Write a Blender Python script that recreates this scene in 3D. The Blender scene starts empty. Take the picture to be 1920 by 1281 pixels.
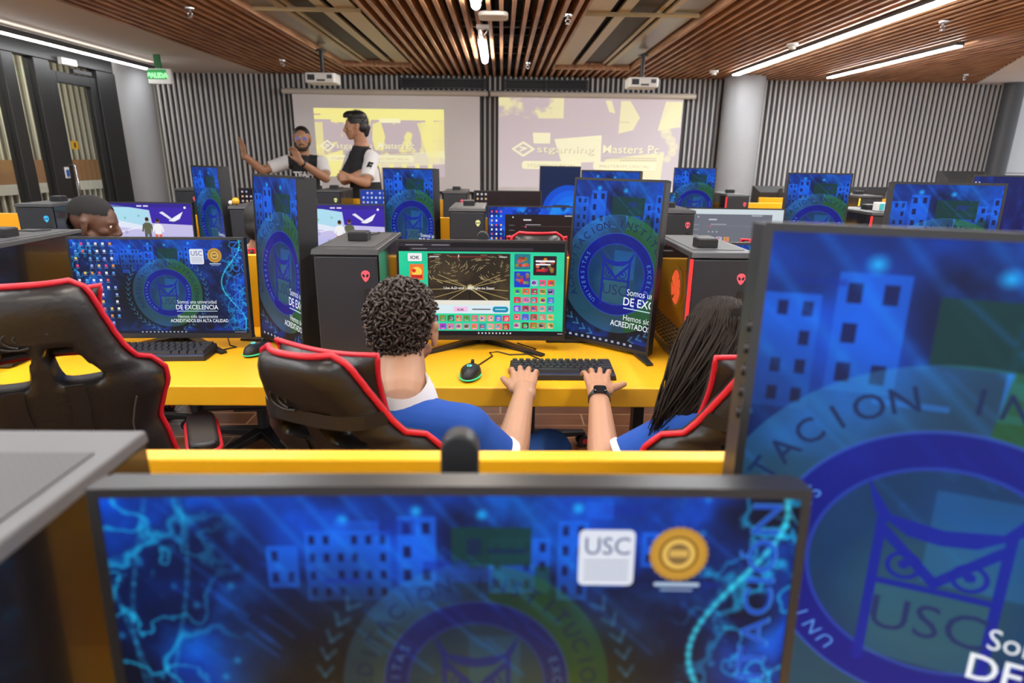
import bpy, bmesh, math, random
import numpy as np
from mathutils import Vector, Matrix, Euler, Quaternion

random.seed(7)
RNG = np.random.default_rng(11)
C = bpy.context.scene.collection
SC = bpy.context.scene
PI = math.pi
def R(d): return math.radians(d)

# ------------------------------------------------------------------ camera, world, lights, exposure
EYE = Vector((0.0, 0.0, 1.37))
PITCH, YAW, ROLL = 0.29206, 0.019095, 0.011789
fw = Vector((math.sin(YAW)*math.cos(PITCH), math.cos(YAW)*math.cos(PITCH), -math.sin(PITCH)))
rt = Vector((math.cos(YAW), -math.sin(YAW), 0.0))
up = rt.cross(fw)
rt2 = rt*math.cos(ROLL) + up*math.sin(ROLL)
up2 = up*math.cos(ROLL) - rt*math.sin(ROLL)
cam_data = bpy.data.cameras.new('camera')
cam_data.sensor_width = 36.0
cam_data.lens = 1145.3/1920*36.0
cam_data.clip_start = 0.02
cam_data.clip_end = 60
cam_data.dof.use_dof = True
cam_data.dof.focus_distance = 1.95
cam_data.dof.aperture_fstop = 3.6
cam = bpy.data.objects.new('camera', cam_data)
C.objects.link(cam)
M3 = Matrix((rt2, up2, -fw)).transposed()
cam.matrix_world = Matrix.Translation(EYE) @ M3.to_4x4()
SC.camera = cam

world = bpy.data.worlds.new('world')
SC.world = world
world.use_nodes = True
world.node_tree.nodes['Background'].inputs[0].default_value = (0.93, 0.95, 1.0, 1)
world.node_tree.nodes['Background'].inputs[1].default_value = 1.35

SC.view_settings.view_transform = 'Standard'
SC.view_settings.look = 'None'
SC.view_settings.exposure = 0.0
SC.view_settings.gamma = 1.0
SC.view_settings.use_curve_mapping = False
SC.cycles.max_bounces = 6
SC.cycles.diffuse_bounces = 3
SC.cycles.glossy_bounces = 3
SC.cycles.transmission_bounces = 4
SC.cycles.transparent_max_bounces = 8
SC.cycles.sample_clamp_indirect = 6.0
SC.cycles.caustics_reflective = False
SC.cycles.caustics_refractive = False

LAMP_STRENGTH = 38.0        # brightness of the linear ceiling lamps
FAR_STRENGTH = 84.0        # lamps over the back half of the room
PLENUM_STRENGTH = 70.0      # tubes hung in the open slats

# ------------------------------------------------------------------ materials
def srgb(r, g, b):
    f = lambda c: (c/255/12.92) if c/255 <= 0.04045 else ((c/255+0.055)/1.055)**2.4
    return (f(r), f(g), f(b), 1.0)
MATS = {}
def mat(name, col, rough=0.5, metal=0.0, spec=0.5, coat=0.0, noise=0.0, nscale=40.0, bump=0.0, bscale=200.0, sheen=0.0):
    """principled material with an optional procedural mottling of colour and bump"""
    if name in MATS: return MATS[name]
    m = bpy.data.materials.new(name); m.use_nodes = True
    nt = m.node_tree; b = nt.nodes['Principled BSDF']
    b.inputs['Base Color'].default_value = col
    b.inputs['Roughness'].default_value = rough
    b.inputs['Metallic'].default_value = metal
    b.inputs['Specular IOR Level'].default_value = spec
    b.inputs['Coat Weight'].default_value = coat
    b.inputs['Sheen Weight'].default_value = sheen
    if noise > 0 or bump > 0:
        tc = nt.nodes.new('ShaderNodeTexCoord')
    if noise > 0:
        n = nt.nodes.new('ShaderNodeTexNoise'); n.inputs['Scale'].default_value = nscale; n.inputs['Detail'].default_value = 4
        nt.links.new(tc.outputs['Object'], n.inputs['Vector'])
        mr = nt.nodes.new('ShaderNodeMapRange'); mr.inputs['To Min'].default_value = 1-noise; mr.inputs['To Max'].default_value = 1+noise
        nt.links.new(n.outputs['Fac'], mr.inputs['Value'])
        mx = nt.nodes.new('ShaderNodeMix'); mx.data_type = 'RGBA'; mx.blend_type = 'MULTIPLY'; mx.inputs['Factor'].default_value = 1
        mx.inputs['A'].default_value = col
        nt.links.new(mr.outputs['Result'], mx.inputs['B'])
        nt.links.new(mx.outputs['Result'], b.inputs['Base Color'])
    if bump > 0:
        n2 = nt.nodes.new('ShaderNodeTexNoise'); n2.inputs['Scale'].default_value = bscale; n2.inputs['Detail'].default_value = 3
        nt.links.new(tc.outputs['Object'], n2.inputs['Vector'])
        bp = nt.nodes.new('ShaderNodeBump'); bp.inputs['Strength'].default_value = bump; bp.inputs['Distance'].default_value = 0.004
        nt.links.new(n2.outputs['Fac'], bp.inputs['Height'])
        nt.links.new(bp.outputs['Normal'], b.inputs['Normal'])
    MATS[name] = m
    return m
def emit(name, col, strength, sampling=True):
    if name in MATS: return MATS[name]
    m = bpy.data.materials.new(name); m.use_nodes = True
    nt = m.node_tree; b = nt.nodes['Principled BSDF']
    b.inputs['Base Color'].default_value = (0.8, 0.8, 0.8, 1) if sampling else (col[0]*.2, col[1]*.2, col[2]*.2, 1)
    b.inputs['Emission Color'].default_value = col
    b.inputs['Emission Strength'].default_value = strength
    if not sampling: m.cycles.emission_sampling = 'NONE'
    MATS[name] = m
    return m
def glass(name, tint, rough=0.02, mixf=0.12, even=None):
    """thin pane: tinted transparency plus a mirror layer that grows at grazing angles"""
    m = bpy.data.materials.new(name); m.use_nodes = True
    nt = m.node_tree; nt.nodes.clear()
    o = nt.nodes.new('ShaderNodeOutputMaterial'); t = nt.nodes.new('ShaderNodeBsdfTransparent'); g = nt.nodes.new('ShaderNodeBsdfGlossy')
    t.inputs[0].default_value = tint; g.inputs['Roughness'].default_value = rough; g.inputs['Color'].default_value = (0.9, 0.9, 0.9, 1)
    l = nt.nodes.new('ShaderNodeLayerWeight'); l.inputs['Blend'].default_value = mixf
    mx = nt.nodes.new('ShaderNodeMixShader')
    if even is None: nt.links.new(l.outputs['Fresnel'], mx.inputs[0])
    else: mx.inputs[0].default_value = even
    nt.links.new(t.outputs[0], mx.inputs[1]); nt.links.new(g.outputs[0], mx.inputs[2])
    nt.links.new(mx.outputs[0], o.inputs[0])
    return m

YELLOW = mat('yellow laminate', (0.93, 0.47, 0.012, 1), 0.42, noise=0.03, nscale=6)
BLACKP = mat('black plastic', (0.012, 0.012, 0.014, 1), 0.42)
DARKP = mat('charcoal plastic', (0.028, 0.029, 0.034, 1), 0.45)
GREYP = mat('grey satin plastic', (0.075, 0.078, 0.088, 1), 0.38)
LIDP = mat('grey lid plastic', (0.10, 0.10, 0.105, 1), 0.45); LIDD = mat('dark lid plastic', (0.038, 0.039, 0.043, 1), 0.42)
WHITEP = mat('white plastic', (0.8, 0.8, 0.78, 1), 0.4)
LEATHER = mat('black leatherette', (0.016, 0.015, 0.015, 1), 0.36, bump=0.25, bscale=90)
REDTRIM = mat('red piping', (0.60, 0.012, 0.03, 1), 0.45)
METAL = mat('dark painted steel', (0.03, 0.03, 0.033, 1), 0.4, metal=0.3)
CHROME = mat('chrome', (0.6, 0.6, 0.62, 1), 0.2, metal=1)
RUBBER = mat('black rubber', (0.01, 0.01, 0.01, 1), 0.7)

# ------------------------------------------------------------------ mesh building
def frame_from(d):
    d = Vector(d).normalized()
    a = Vector((0, 0, 1)) if abs(d.z) < 0.9 else Vector((1, 0, 0))
    x = d.cross(a).normalized(); y = d.cross(x).normalized()
    return x, y, d
class MB:
    def __init__(s): s.v = []; s.f = []; s.m = []; s.uv = {}
    def add(s, vs, fs, mi=0):
        o = len(s.v); s.v += [tuple(p) for p in vs]
        for f in fs: s.f.append([o+i for i in f]); s.m.append(mi)
        return s
    def box(s, c, d, rot=None, mi=0):
        x, y, z = d[0]/2, d[1]/2, d[2]/2
        vs = [Vector((a*x, b*y, e*z)) for a in (-1, 1) for b in (-1, 1) for e in (-1, 1)]
        if rot is not None: vs = [rot @ p for p in vs]
        c = Vector(c)
        return s.add([c+p for p in vs], [(0, 1, 3, 2), (4, 6, 7, 5), (0, 4, 5, 1), (2, 3, 7, 6), (0, 2, 6, 4), (1, 5, 7, 3)], mi)
    def b2(s, lo, hi, mi=0):
        return s.box([(a+b)/2 for a, b in zip(lo, hi)], [b-a for a, b in zip(lo, hi)], mi=mi)
    def hexa(s, bot, top, mi=0):
        """bot/top: 4 corners each, counter-clockwise seen from above"""
        return s.add(list(bot)+list(top), [(3, 2, 1, 0), (4, 5, 6, 7), (0, 1, 5, 4), (1, 2, 6, 5), (2, 3, 7, 6), (3, 0, 4, 7)], mi)
    def cyl(s, p0, p1, r0, r1=None, n=14, mi=0, caps=True):
        p0, p1 = Vector(p0), Vector(p1); r1 = r0 if r1 is None else r1
        x, y, d = frame_from(p1-p0)
        vs = []
        for p, r in ((p0, r0), (p1, r1)):
            for k in range(n):
                a = 2*PI*k/n; vs.append(p+x*(r*math.cos(a))+y*(r*math.sin(a)))
        fs = [(k, (k+1) % n, n+(k+1) % n, n+k) for k in range(n)]
        if caps: fs += [tuple(range(n))[::-1], tuple(range(n, 2*n))]
        return s.add(vs, fs, mi)
    def tube(s, pts, r, n=7, closed=False, mi=0):
        pts = [Vector(p) for p in pts]; N = len(pts)
        rs = r if isinstance(r, (list, tuple)) else [r]*N
        vs = []; px = None
        for i, p in enumerate(pts):
            a = pts[(i-1) % N] if (closed or i > 0) else p
            b = pts[(i+1) % N] if (closed or i < N-1) else p
            d = (b-a)
            if d.length < 1e-9: d = Vector((0, 0, 1))
            d.normalize()
            if px is None: x, y, _ = frame_from(d)
            else:
                x = px - d*px.dot(d)
                if x.length < 1e-6: x, y, _ = frame_from(d)
                x.normalize(); y = d.cross(x)
            px = x
            for k in range(n):
                t = 2*PI*k/n; vs.append(p+x*(rs[i]*math.cos(t))+y*(rs[i]*math.sin(t)))
        fs = []
        for i in range(N if closed else N-1):
            j = (i+1) % N
            for k in range(n):
                fs.append((i*n+k, i*n+(k+1) % n, j*n+(k+1) % n, j*n+k))
        if not closed: fs += [tuple(range(n))[::-1], tuple(range((N-1)*n, N*n))]
        return s.add(vs, fs, mi)
    def ell(s, c, r, rot=None, nu=16, nv=10, mi=0):
        c = Vector(c); vs = [Vector((0, 0, -r[2]))]
        for j in range(1, nv):
            t = -PI/2+PI*j/nv
            for i in range(nu):
                a = 2*PI*i/nu; vs.append(Vector((r[0]*math.cos(t)*math.cos(a), r[1]*math.cos(t)*math.sin(a), r[2]*math.sin(t))))
        vs.append(Vector((0, 0, r[2])))
        if rot is not None: vs = [rot @ p for p in vs]
        fs = [(0, 1+(i+1) % nu, 1+i) for i in range(nu)]
        for j in range(nv-2):
            for i in range(nu):
                a = 1+j*nu; fs.append((a+i, a+(i+1) % nu, a+nu+(i+1) % nu, a+nu+i))
        t = len(vs)-1; a = 1+(nv-2)*nu
        fs += [(a+i, a+(i+1) % nu, t) for i in range(nu)]
        return s.add([c+p for p in vs], fs, mi)
    def cap(s, p0, p1, r0, r1, n=14, h=4, mi=0):
        """tapered limb with round ends"""
        p0, p1 = Vector(p0), Vector(p1); x, y, d = frame_from(p1-p0)
        rings = [(p0-d*(r0*math.sin(PI/2*(1-j/h))), r0*math.cos(PI/2*(1-j/h))) for j in range(h+1)][0:]
        rings = [(p, max(r, 1e-5)) for p, r in rings]
        rings += [(p1+d*(r1*math.sin(PI/2*j/h)), max(r1*math.cos(PI/2*j/h), 1e-5)) for j in range(h+1)]
        vs = []
        for p, r in rings:
            for k in range(n):
                a = 2*PI*k/n; vs.append(p+x*(r*math.cos(a))+y*(r*math.sin(a)))
        fs = []
        for i in range(len(rings)-1):
            for k in range(n): fs.append((i*n+k, i*n+(k+1) % n, (i+1)*n+(k+1) % n, (i+1)*n+k))
        fs += [tuple(range(n))[::-1], tuple(range((len(rings)-1)*n, len(rings)*n))]
        return s.add(vs, fs, mi)
    def lathe(s, prof, c=(0, 0, 0), n=20, mi=0, rot=None):
        c = Vector(c); vs = []
        for r, z in prof:
            for k in range(n):
                a = 2*PI*k/n; p = Vector((r*math.cos(a), r*math.sin(a), z)); vs.append(c+(rot @ p if rot is not None else p))
        fs = [(i*n+k, i*n+(k+1) % n, (i+1)*n+(k+1) % n, (i+1)*n+k) for i in range(len(prof)-1) for k in range(n)]
        fs += [tuple(range(n))[::-1], tuple(range((len(prof)-1)*n, len(prof)*n))]
        return s.add(vs, fs, mi)
    def prism(s, poly, z0, z1, M=None, mi=0):
        """poly in local xy, extruded along local z, placed by matrix M"""
        n = len(poly); M = M or Matrix.Identity(4)
        vs = [M @ Vector((p[0], p[1], z0)) for p in poly]+[M @ Vector((p[0], p[1], z1)) for p in poly]
        fs = [tuple(range(n))[::-1], tuple(range(n, 2*n))]+[(k, (k+1) % n, n+(k+1) % n, n+k) for k in range(n)]
        return s.add(vs, fs, mi)
    def mesh(s, name, mats):
        me = bpy.data.meshes.new(name); me.from_pydata(s.v, [], s.f)
        for m in (mats if isinstance(mats, (list, tuple)) else [mats]): me.materials.append(m)
        me.polygons.foreach_set('material_index', s.m)
        bm = bmesh.new(); bm.from_mesh(me); bmesh.ops.recalc_face_normals(bm, faces=bm.faces); bm.to_mesh(me); bm.free()
        return me
    def build(s, name, mats, parent=None, smooth=None, bevel=0, seg=2, subsurf=0):
        me = s.mesh(name, mats)
        if smooth:
            me.shade_smooth()
            if smooth < 180: me.set_sharp_from_angle(angle=R(smooth))
        o = bpy.data.objects.new(name, me); C.objects.link(o)
        if parent is not None: o.parent = parent
        if bevel:
            b = o.modifiers.new('bevel', 'BEVEL'); b.width = bevel; b.segments = seg; b.limit_method = 'ANGLE'; b.angle_limit = R(40)
        if subsurf:
            q = o.modifiers.new('sub', 'SUBSURF'); q.levels = subsurf; q.render_levels = subsurf
        return o
def empty(name, loc=(0, 0, 0), rz=0.0):
    o = bpy.data.objects.new(name, None); C.objects.link(o); o.location = loc; o.rotation_euler = (0, 0, rz); o.empty_display_size = 0.05
    return o
def tag(o, label, cat, group=None, kind=None):
    o['label'] = label; o['category'] = cat
    if group: o['group'] = group
    if kind: o['kind'] = kind
    return o
def struct(o, label=None):
    o['kind'] = 'structure'
    if label: o['label'] = label
    return o
def copy_tree(o, parent=None):
    c = o.copy(); C.objects.link(c); c.parent = parent
    for ch in list(o.children): copy_tree(ch, c)
    return c
def rounded(w, h, r, n=4, cx=0, cy=0):
    p = []
    for sx, sy, a0 in ((1, 1, 0), (-1, 1, 90), (-1, -1, 180), (1, -1, 270)):
        for k in range(n+1):
            a = R(a0+90*k/n); p.append((cx+sx*(w/2-r)+r*math.cos(a), cy+sy*(h/2-r)+r*math.sin(a)))
    return p
UPRIGHT = Matrix(((1, 0, 0, 0), (0, 0, 1, 0), (0, 1, 0, 0), (0, 0, 0, 1)))   # local xy -> world xz, local z -> world y
def text_mesh(body, size=1.0, bold=0.0, extrude=0.0, align='LEFT', shear=0.0, spacing=1.0):
    cu = bpy.data.curves.new('lettering', 'FONT'); cu.body = body; cu.size = size; cu.offset = bold; cu.extrude = extrude
    cu.align_x = align; cu.shear = shear; cu.space_character = spacing; cu.resolution_u = 3
    o = bpy.data.objects.new('lettering', cu); C.objects.link(o)
    dg = bpy.context.evaluated_depsgraph_get(); dg.update()
    me = bpy.data.meshes.new_from_object(o.evaluated_get(dg))
    bpy.data.objects.remove(o); bpy.data.curves.remove(cu)
    return me
def letters(name, body, size, m, parent, matrix, bold=0.0, align='CENTER', extrude=0.0006, shear=0.0):
    me = text_mesh(body, size, bold, extrude, align, shear); me.transform(matrix); me.materials.clear(); me.materials.append(m)
    o = bpy.data.objects.new(name, me); C.objects.link(o)
    if parent is not None: o.parent = parent
    return o

# ------------------------------------------------------------------ what the screens show: painted in code, pixel rows from the bottom up
_glyphs = {}
def glyph_tris(body, bold, shear):
    k = (body, bold, shear)
    if k not in _glyphs:
        me = text_mesh(body, 1.0, bold, 0, 'LEFT', shear)
        me.calc_loop_triangles()
        co = np.zeros(len(me.vertices)*3); me.vertices.foreach_get('co', co)
        tri = np.zeros(len(me.loop_triangles)*3, dtype=np.int32); me.loop_triangles.foreach_get('vertices', tri)
        _glyphs[k] = (co.reshape(-1, 3)[:, :2], tri.reshape(-1, 3)); bpy.data.meshes.remove(me)
    return _glyphs[k]
class Canvas:
    """lengths are fractions of the picture's height; x runs to asp"""
    def __init__(s, h, asp, col=(0, 0, 0)):
        s.h = h; s.w = int(round(h*asp)); s.asp = asp
        s.a = np.zeros((s.h, s.w, 3), np.float32)+np.array(col, np.float32)/255
        s.X, s.Y = np.meshgrid((np.arange(s.w)+.5)/h, (np.arange(s.h)+.5)/h)
    def win(s, x0, y0, x1, y1):
        return (slice(max(0, int(y0*s.h)-1), min(s.h, int(y1*s.h)+2)), slice(max(0, int(x0*s.h)-1), min(s.w, int(x1*s.h)+2)))
    def mix(s, w, m, col, al=1.0):
        m = (np.clip(m, 0, 1)*al)[..., None]; s.a[w] = s.a[w]*(1-m)+np.array(col, np.float32)/255*m
    def aa(s, d, soft=0): return np.clip(0.5-d*s.h/(1+soft*s.h), 0, 1)
    def rect(s, x0, y0, x1, y1, col, al=1.0, r=0.0):
        w = s.win(x0, y0, x1, y1); X, Y = s.X[w], s.Y[w]
        qx = np.abs(X-(x0+x1)/2)-(x1-x0)/2+r; qy = np.abs(Y-(y0+y1)/2)-(y1-y0)/2+r
        d = np.hypot(np.maximum(qx, 0), np.maximum(qy, 0))+np.minimum(np.maximum(qx, qy), 0)-r
        s.mix(w, s.aa(d), col, al)
    def disc(s, x, y, r, col, al=1.0, soft=0.0, ry=None):
        k = 1 if ry is None else r/ry; w = s.win(x-r-soft, y-(ry or r)-soft, x+r+soft, y+(ry or r)+soft)
        s.mix(w, s.aa(np.hypot(s.X[w]-x, (s.Y[w]-y)*k)-r, soft), col, al)
    def ring(s, x, y, r0, r1, col, al=1.0, soft=0.0, a0=None, a1=None):
        w = s.win(x-r1-soft, y-r1-soft, x+r1+soft, y+r1+soft); q = np.hypot(s.X[w]-x, s.Y[w]-y)
        m = s.aa(np.abs(q-(r0+r1)/2)-(r1-r0)/2, soft)
        if a0 is not None:
            t = np.degrees(np.arctan2(s.Y[w]-y, s.X[w]-x)) % 360; m = m*(((t-a0) % 360) < (a1-a0))
        s.mix(w, m, col, al)
    def line(s, pts, wd, col, al=1.0, soft=0.0):
        for (x0, y0), (x1, y1) in zip(pts[:-1], pts[1:]):
            w = s.win(min(x0, x1)-wd-soft, min(y0, y1)-wd-soft, max(x0, x1)+wd+soft, max(y0, y1)+wd+soft)
            X, Y = s.X[w]-x0, s.Y[w]-y0; dx, dy = x1-x0, y1-y0; L = dx*dx+dy*dy+1e-12
            t = np.clip((X*dx+Y*dy)/L, 0, 1)
            s.mix(w, s.aa(np.hypot(X-t*dx, Y-t*dy)-wd/2, soft), col, al)
    def poly(s, pts, col, al=1.0):
        xs = [p[0] for p in pts]; ys = [p[1] for p in pts]; w = s.win(min(xs), min(ys), max(xs), max(ys)); X, Y = s.X[w], s.Y[w]
        c = np.zeros(X.shape, bool)
        for (x0, y0), (x1, y1) in zip(pts, pts[1:]+pts[:1]):
            if y0 == y1: continue
            c ^= ((y0 > Y) != (y1 > Y)) & (X < (x1-x0)*(Y-y0)/(y1-y0)+x0)
        s.mix(w, c.astype(np.float32), col, al)
    def text(s, body, x, y, size, col, al=1.0, bold=0.0, align='l', rot=0.0, shear=0.0, width=None):
        co, tri = glyph_tris(body, bold, shear)
        if not len(tri): return
        k = size; kx = size
        if width: kx = width/max(co[:, 0].max(), 1e-6)
        p = co*np.array([kx, k]); wd = p[:, 0].max()
        if align == 'c': p = p-np.array([wd/2, 0])
        elif align == 'r': p = p-np.array([wd, 0])
        c_, s_ = math.cos(rot), math.sin(rot)
        p = np.stack([p[:, 0]*c_-p[:, 1]*s_+x, p[:, 0]*s_+p[:, 1]*c_+y], 1)*s.h
        x0, y0 = np.floor(p.min(0)).astype(int)-1; x1, y1 = np.ceil(p.max(0)).astype(int)+2
        x0, y0 = max(x0, 0), max(y0, 0); x1, y1 = min(x1, s.w), min(y1, s.h)
        if x1 <= x0 or y1 <= y0: return
        Q = 3; m = np.zeros(((y1-y0)*Q, (x1-x0)*Q), bool); p = (p-np.array([x0, y0]))*Q
        for t in tri:
            a, b, c = p[t]; lo = np.floor(np.minimum(np.minimum(a, b), c)).astype(int); hi = np.ceil(np.maximum(np.maximum(a, b), c)).astype(int)+1
            lo = np.maximum(lo, 0); hi = np.minimum(hi, [m.shape[1], m.shape[0]])
            if (hi <= lo).any(): continue
            X, Y = np.meshgrid(np.arange(lo[0], hi[0])+.5, np.arange(lo[1], hi[1])+.5)
            e = lambda u, v: (v[0]-u[0])*(Y-u[1])-(v[1]-u[1])*(X-u[0])
            e0, e1, e2 = e(a, b), e(b, c), e(c, a)
            m[lo[1]:hi[1], lo[0]:hi[0]] |= ((e0 >= 0) & (e1 >= 0) & (e2 >= 0)) | ((e0 <= 0) & (e1 <= 0) & (e2 <= 0))
        f = m.reshape(y1-y0, Q, x1-x0, Q).mean((1, 3)).astype(np.float32)
        s.mix((slice(y0, y1), slice(x0, x1)), f, col, al)
    def arc(s, body, x, y, r, size, deg, step, col, al=1.0, bold=0.0, inward=False):
        for i, ch in enumerate(body):
            if ch == ' ': continue
            a = R(deg-step*i if not inward else deg+step*i)
            s.text(ch, x+r*math.cos(a), y+r*math.sin(a), size, col, al, bold, 'c', a-PI/2 if not inward else a+PI/2)
    def noise(s, cells, seed, oct_=4):
        g = np.random.default_rng(seed); out = np.zeros((s.h, s.w), np.float32); amp = 1.0; tot = 0
        for o in range(oct_):
            n = cells*2**o; G = g.random((n+2, int(n*s.asp)+3)).astype(np.float32)
            fx, fy = s.X*n, s.Y*n; ix, iy = fx.astype(int), fy.astype(int); tx, ty = fx-ix, fy-iy
            tx = tx*tx*(3-2*tx); ty = ty*ty*(3-2*ty)
            v = (G[iy, ix]*(1-tx)+G[iy, ix+1]*tx)*(1-ty)+(G[iy+1, ix]*(1-tx)+G[iy+1, ix+1]*tx)*ty
            out += v*amp; tot += amp; amp *= .5
        return out/tot
    def image(s, name):
        im = bpy.data.images.new(name, s.w, s.h, alpha=False)
        px = np.ones((s.h, s.w, 4), np.float32); px[..., :3] = np.clip(s.a, 0, 1)
        im.pixels.foreach_set(px.ravel()); im.update(); im.pack()
        return im
def screen_mat(name, cv, strength=1.0, rough=0.3, spec=0.14, base=(0.006, 0.006, 0.007, 1), sampling=False):
    m = bpy.data.materials.new(name); m.use_nodes = True; nt = m.node_tree; b = nt.nodes['Principled BSDF']
    t = nt.nodes.new('ShaderNodeTexImage'); t.image = cv.image(name); t.extension = 'EXTEND'
    b.inputs['Base Color'].default_value = base; b.inputs['Roughness'].default_value = rough; b.inputs['Specular IOR Level'].default_value = spec
    nt.links.new(t.outputs['Color'], b.inputs['Emission Color']); b.inputs['Emission Strength'].default_value = strength
    if not sampling: m.cycles.emission_sampling = 'NONE'
    return m

def owl(c, x, y, k, col, al):
    """the emblem inside the ring: brow, two eyes, beak, body bars"""
    P = lambda *pts: [(x+a*k, y+b*k) for a, b in pts]
    c.poly(P((-.125, .165), (-.105, .10), (-.05, .062), (0, .055), (.05, .062), (.105, .10), (.125, .165), (.08, .098), (0, .085), (-.08, .098)), col, al)
    c.line(P((-.092, .10), (-.092, -.20)), .016*k, col, al); c.line(P((.092, .10), (.092, -.20)), .016*k, col, al)
    c.line(P((-.085, .065), (0, -.02), (.085, .065)), .018*k, col, al)
    c.line(P((-.092, -.035), (.092, -.035)), .012*k, col, al)
    for sx in (-1, 1):
        c.ring(x+sx*.048*k, y+.004*k, .02*k, .028*k, col, al); c.disc(x+sx*.048*k, y+.006*k, .009*k, col, al)
def campus(h=1080, icons=False, seed=3, warm=False):
    """the university desktop picture"""
    c = Canvas(h, 16/9, (6, 30, 110)); X, Y = c.X, c.Y
    n1, n2, n3 = c.noise(4, seed, 5), c.noise(7, seed+1, 5), c.noise(3, seed+2, 4)
    full = (slice(None), slice(None)); U = X/c.asp
    c.mix(full, np.clip((n1-.40)*2.8, 0, 1), (4, 78, 236), .95)
    c.mix(full, np.clip((n2-.55)*4, 0, 1), (0, 110, 240), .55)
    c.mix(full, np.clip((.45-n3)*5, 0, 1), (6, 10, 52), .75)
    # buildings across the top
    for (x0, x1, y0, y1) in ((.50, .72, .70, .90), (.74, .84, .74, .94), (.98, 1.14, .72, .88), (1.16, 1.24, .70, .93), (1.27, 1.34, .74, .9), (.40, .48, .74, .86), (1.38, 1.5, .8, .9)):
        c.rect(x0, y0, x1, y1, (18, 92, 235), .75)
        nx, ny = max(2, int((x1-x0)/.035)), max(2, int((y1-y0)/.05))
        for i in range(nx):
            for j in range(ny):
                if (i*3+j) % 5 == 4: continue
                a = x0+(x1-x0)*(i+.28)/nx; b = y0+(y1-y0)*(j+.25)/ny
                c.rect(a, b, a+(x1-x0)*.42/nx, b+(y1-y0)*.5/ny, (4, 22, 110), .85)
    for (x, y) in ((.60, .93), (.79, .955), (.96, .945), (1.21, .965)): c.disc(x, y, .011, (30, 170, 255), .9, .02)
    for i in range(9):
        x = .16+.11*i; c.line([(x, 1.0), (x+.16, .80), (x+.34, .62)], .012, (20, 130, 255), .35, .018)
    c.rect(.88, .80, 1.09, .91, (8, 84, 92), .9); c.rect(1.10, .66, 1.14, .8, (26, 92, 40), .5)
    # dark plaza in the middle, brown paving low down
    c.mix(full, np.clip(1.25-np.hypot((X-.62)/.36, (Y-.42)/.36), 0, 1)*np.clip(n2*1.6, 0, 1), (14, 16, 38), .95)
    c.mix(full, np.clip(1.3-np.hypot((X-1.18)/.42, (Y-.36)/.36), 0, 1)*np.clip(n2*1.5, 0, 1), (8, 22, 66), .85)
    c.mix(full, np.clip((.42-Y)*3.2, 0, 1)*np.clip(1.2-np.abs(X-.85)/.55, 0, 1)*np.clip(n1*1.7, 0, 1), (62, 42, 30), .75)
    c.mix(full, np.clip((.17-Y)*5, 0, 1)*np.clip((n2-.5)*7, 0, 1), (14, 60, 220), .9)
    if warm: c.mix(full, np.clip((.76-Y)*3.4, 0, 1)*np.clip(1.6-np.abs(X-.95)/.45, 0, 1)*np.clip(n1*1.9, 0, 1), (122, 66, 16), .92)  # orange-brown glow over the foreground screen, painted into its picture
    c.a = np.clip(c.a, 0, 1); c.a *= (c.a.max(2, keepdims=True)**.55)*np.array((.75, 1.12, 1.02), np.float32)
    # veins of light at both sides
    for k, (n, th) in enumerate(((n1, .5), (n2, .48))):
        v = np.clip(1-np.abs(n-th)*28, 0, 1)
        c.mix(full, v*np.clip((.36-X)*4, 0, 1), (20, 190, 240), .7); c.mix(full, v*np.clip((X-1.44)*4, 0, 1), (20, 190, 250), .75)
    for j in range(40):                                            # faint shards of light across the upper half
        x, y = random.uniform(.1, 1.7), random.uniform(.55, 1); L = random.uniform(.04, .16); c.line([(x, y), (x+L, y-L*.9)], random.uniform(.004, .012), (20, 120, 255), .22, .01)
    for j in range(14):
        x, y = random.uniform(.4, 1.6), random.uniform(.62, .95); c.rect(x, y, x+random.uniform(.03, .12), y+random.uniform(.01, .05), random.choice(((6, 40, 150), (20, 100, 240), (4, 16, 80))), .5)
    for j in range(3):
        pts = [(.03+.06*j+.05*math.sin(t*5+j*1.7), t) for t in np.linspace(0, 1, 30)]
        c.line(pts, .004, (40, 200, 245), .35, .014)
    arcp = [(1.735-.19*math.sin(PI*min(1, max(0, (t-.15)/.8)))**1.5+.02*math.sin(9*t), t) for t in np.linspace(0, 1, 40)]
    c.line(arcp, .010, (60, 235, 255), .75, .014)
    c.line([(1.74-.25*math.sin(PI*t)*math.sin(5.3*t+.6), t) for t in np.linspace(0, 1, 40)], .004, (80, 220, 255), .6, .006)
    for j in range(26):
        x = random.choice((random.uniform(0, .34), random.uniform(1.5, 1.77))); c.disc(x, random.random(), .007, (40, 190, 250), .5, .014)
    # emblem
    ex, ey = .945, .44; keep = c.a.copy()
    c.ring(ex, ey, .255, .365, (70, 165, 205), .33); c.ring(ex, ey, .255, .365, (30, 92, 10), .55, 0, 285, 443)
    c.ring(ex, ey, .185, .255, (4, 22, 150), .78); c.ring(ex, ey, .185, .192, (60, 110, 200), .4); c.ring(ex, ey, .250, .256, (80, 140, 210), .4)
    c.disc(ex, ey, .185, (20, 92, 150), .5); c.disc(ex, ey-.05, .125, (70, 104, 84), .30, .06)
    c.rect(ex-.02, ey-.02, ex+.12, ey+.15, (40, 140, 220), .25); c.rect(ex-.085, ey-.18, ex+.085, ey-.04, (60, 120, 130), .3)
    owl(c, ex, ey, .95, (8, 30, 150), .92)
    c.text('USC', ex, ey-.125, .092, (26, 44, 96), .95, .0, 'c')
    c.arc('ACREDITACION INSTITUCIONAL', ex, ey, .288, .062, 208, 9.2, (10, 34, 80), .92, .008)
    c.arc('UNIVERSITAS', ex, ey, .212, .036, 232, 8.2, (90, 150, 230), .9)
    c.arc('EXCELENCIA', ex, ey, .212, .036, 20, 8.2, (90, 150, 230), .9)
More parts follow.
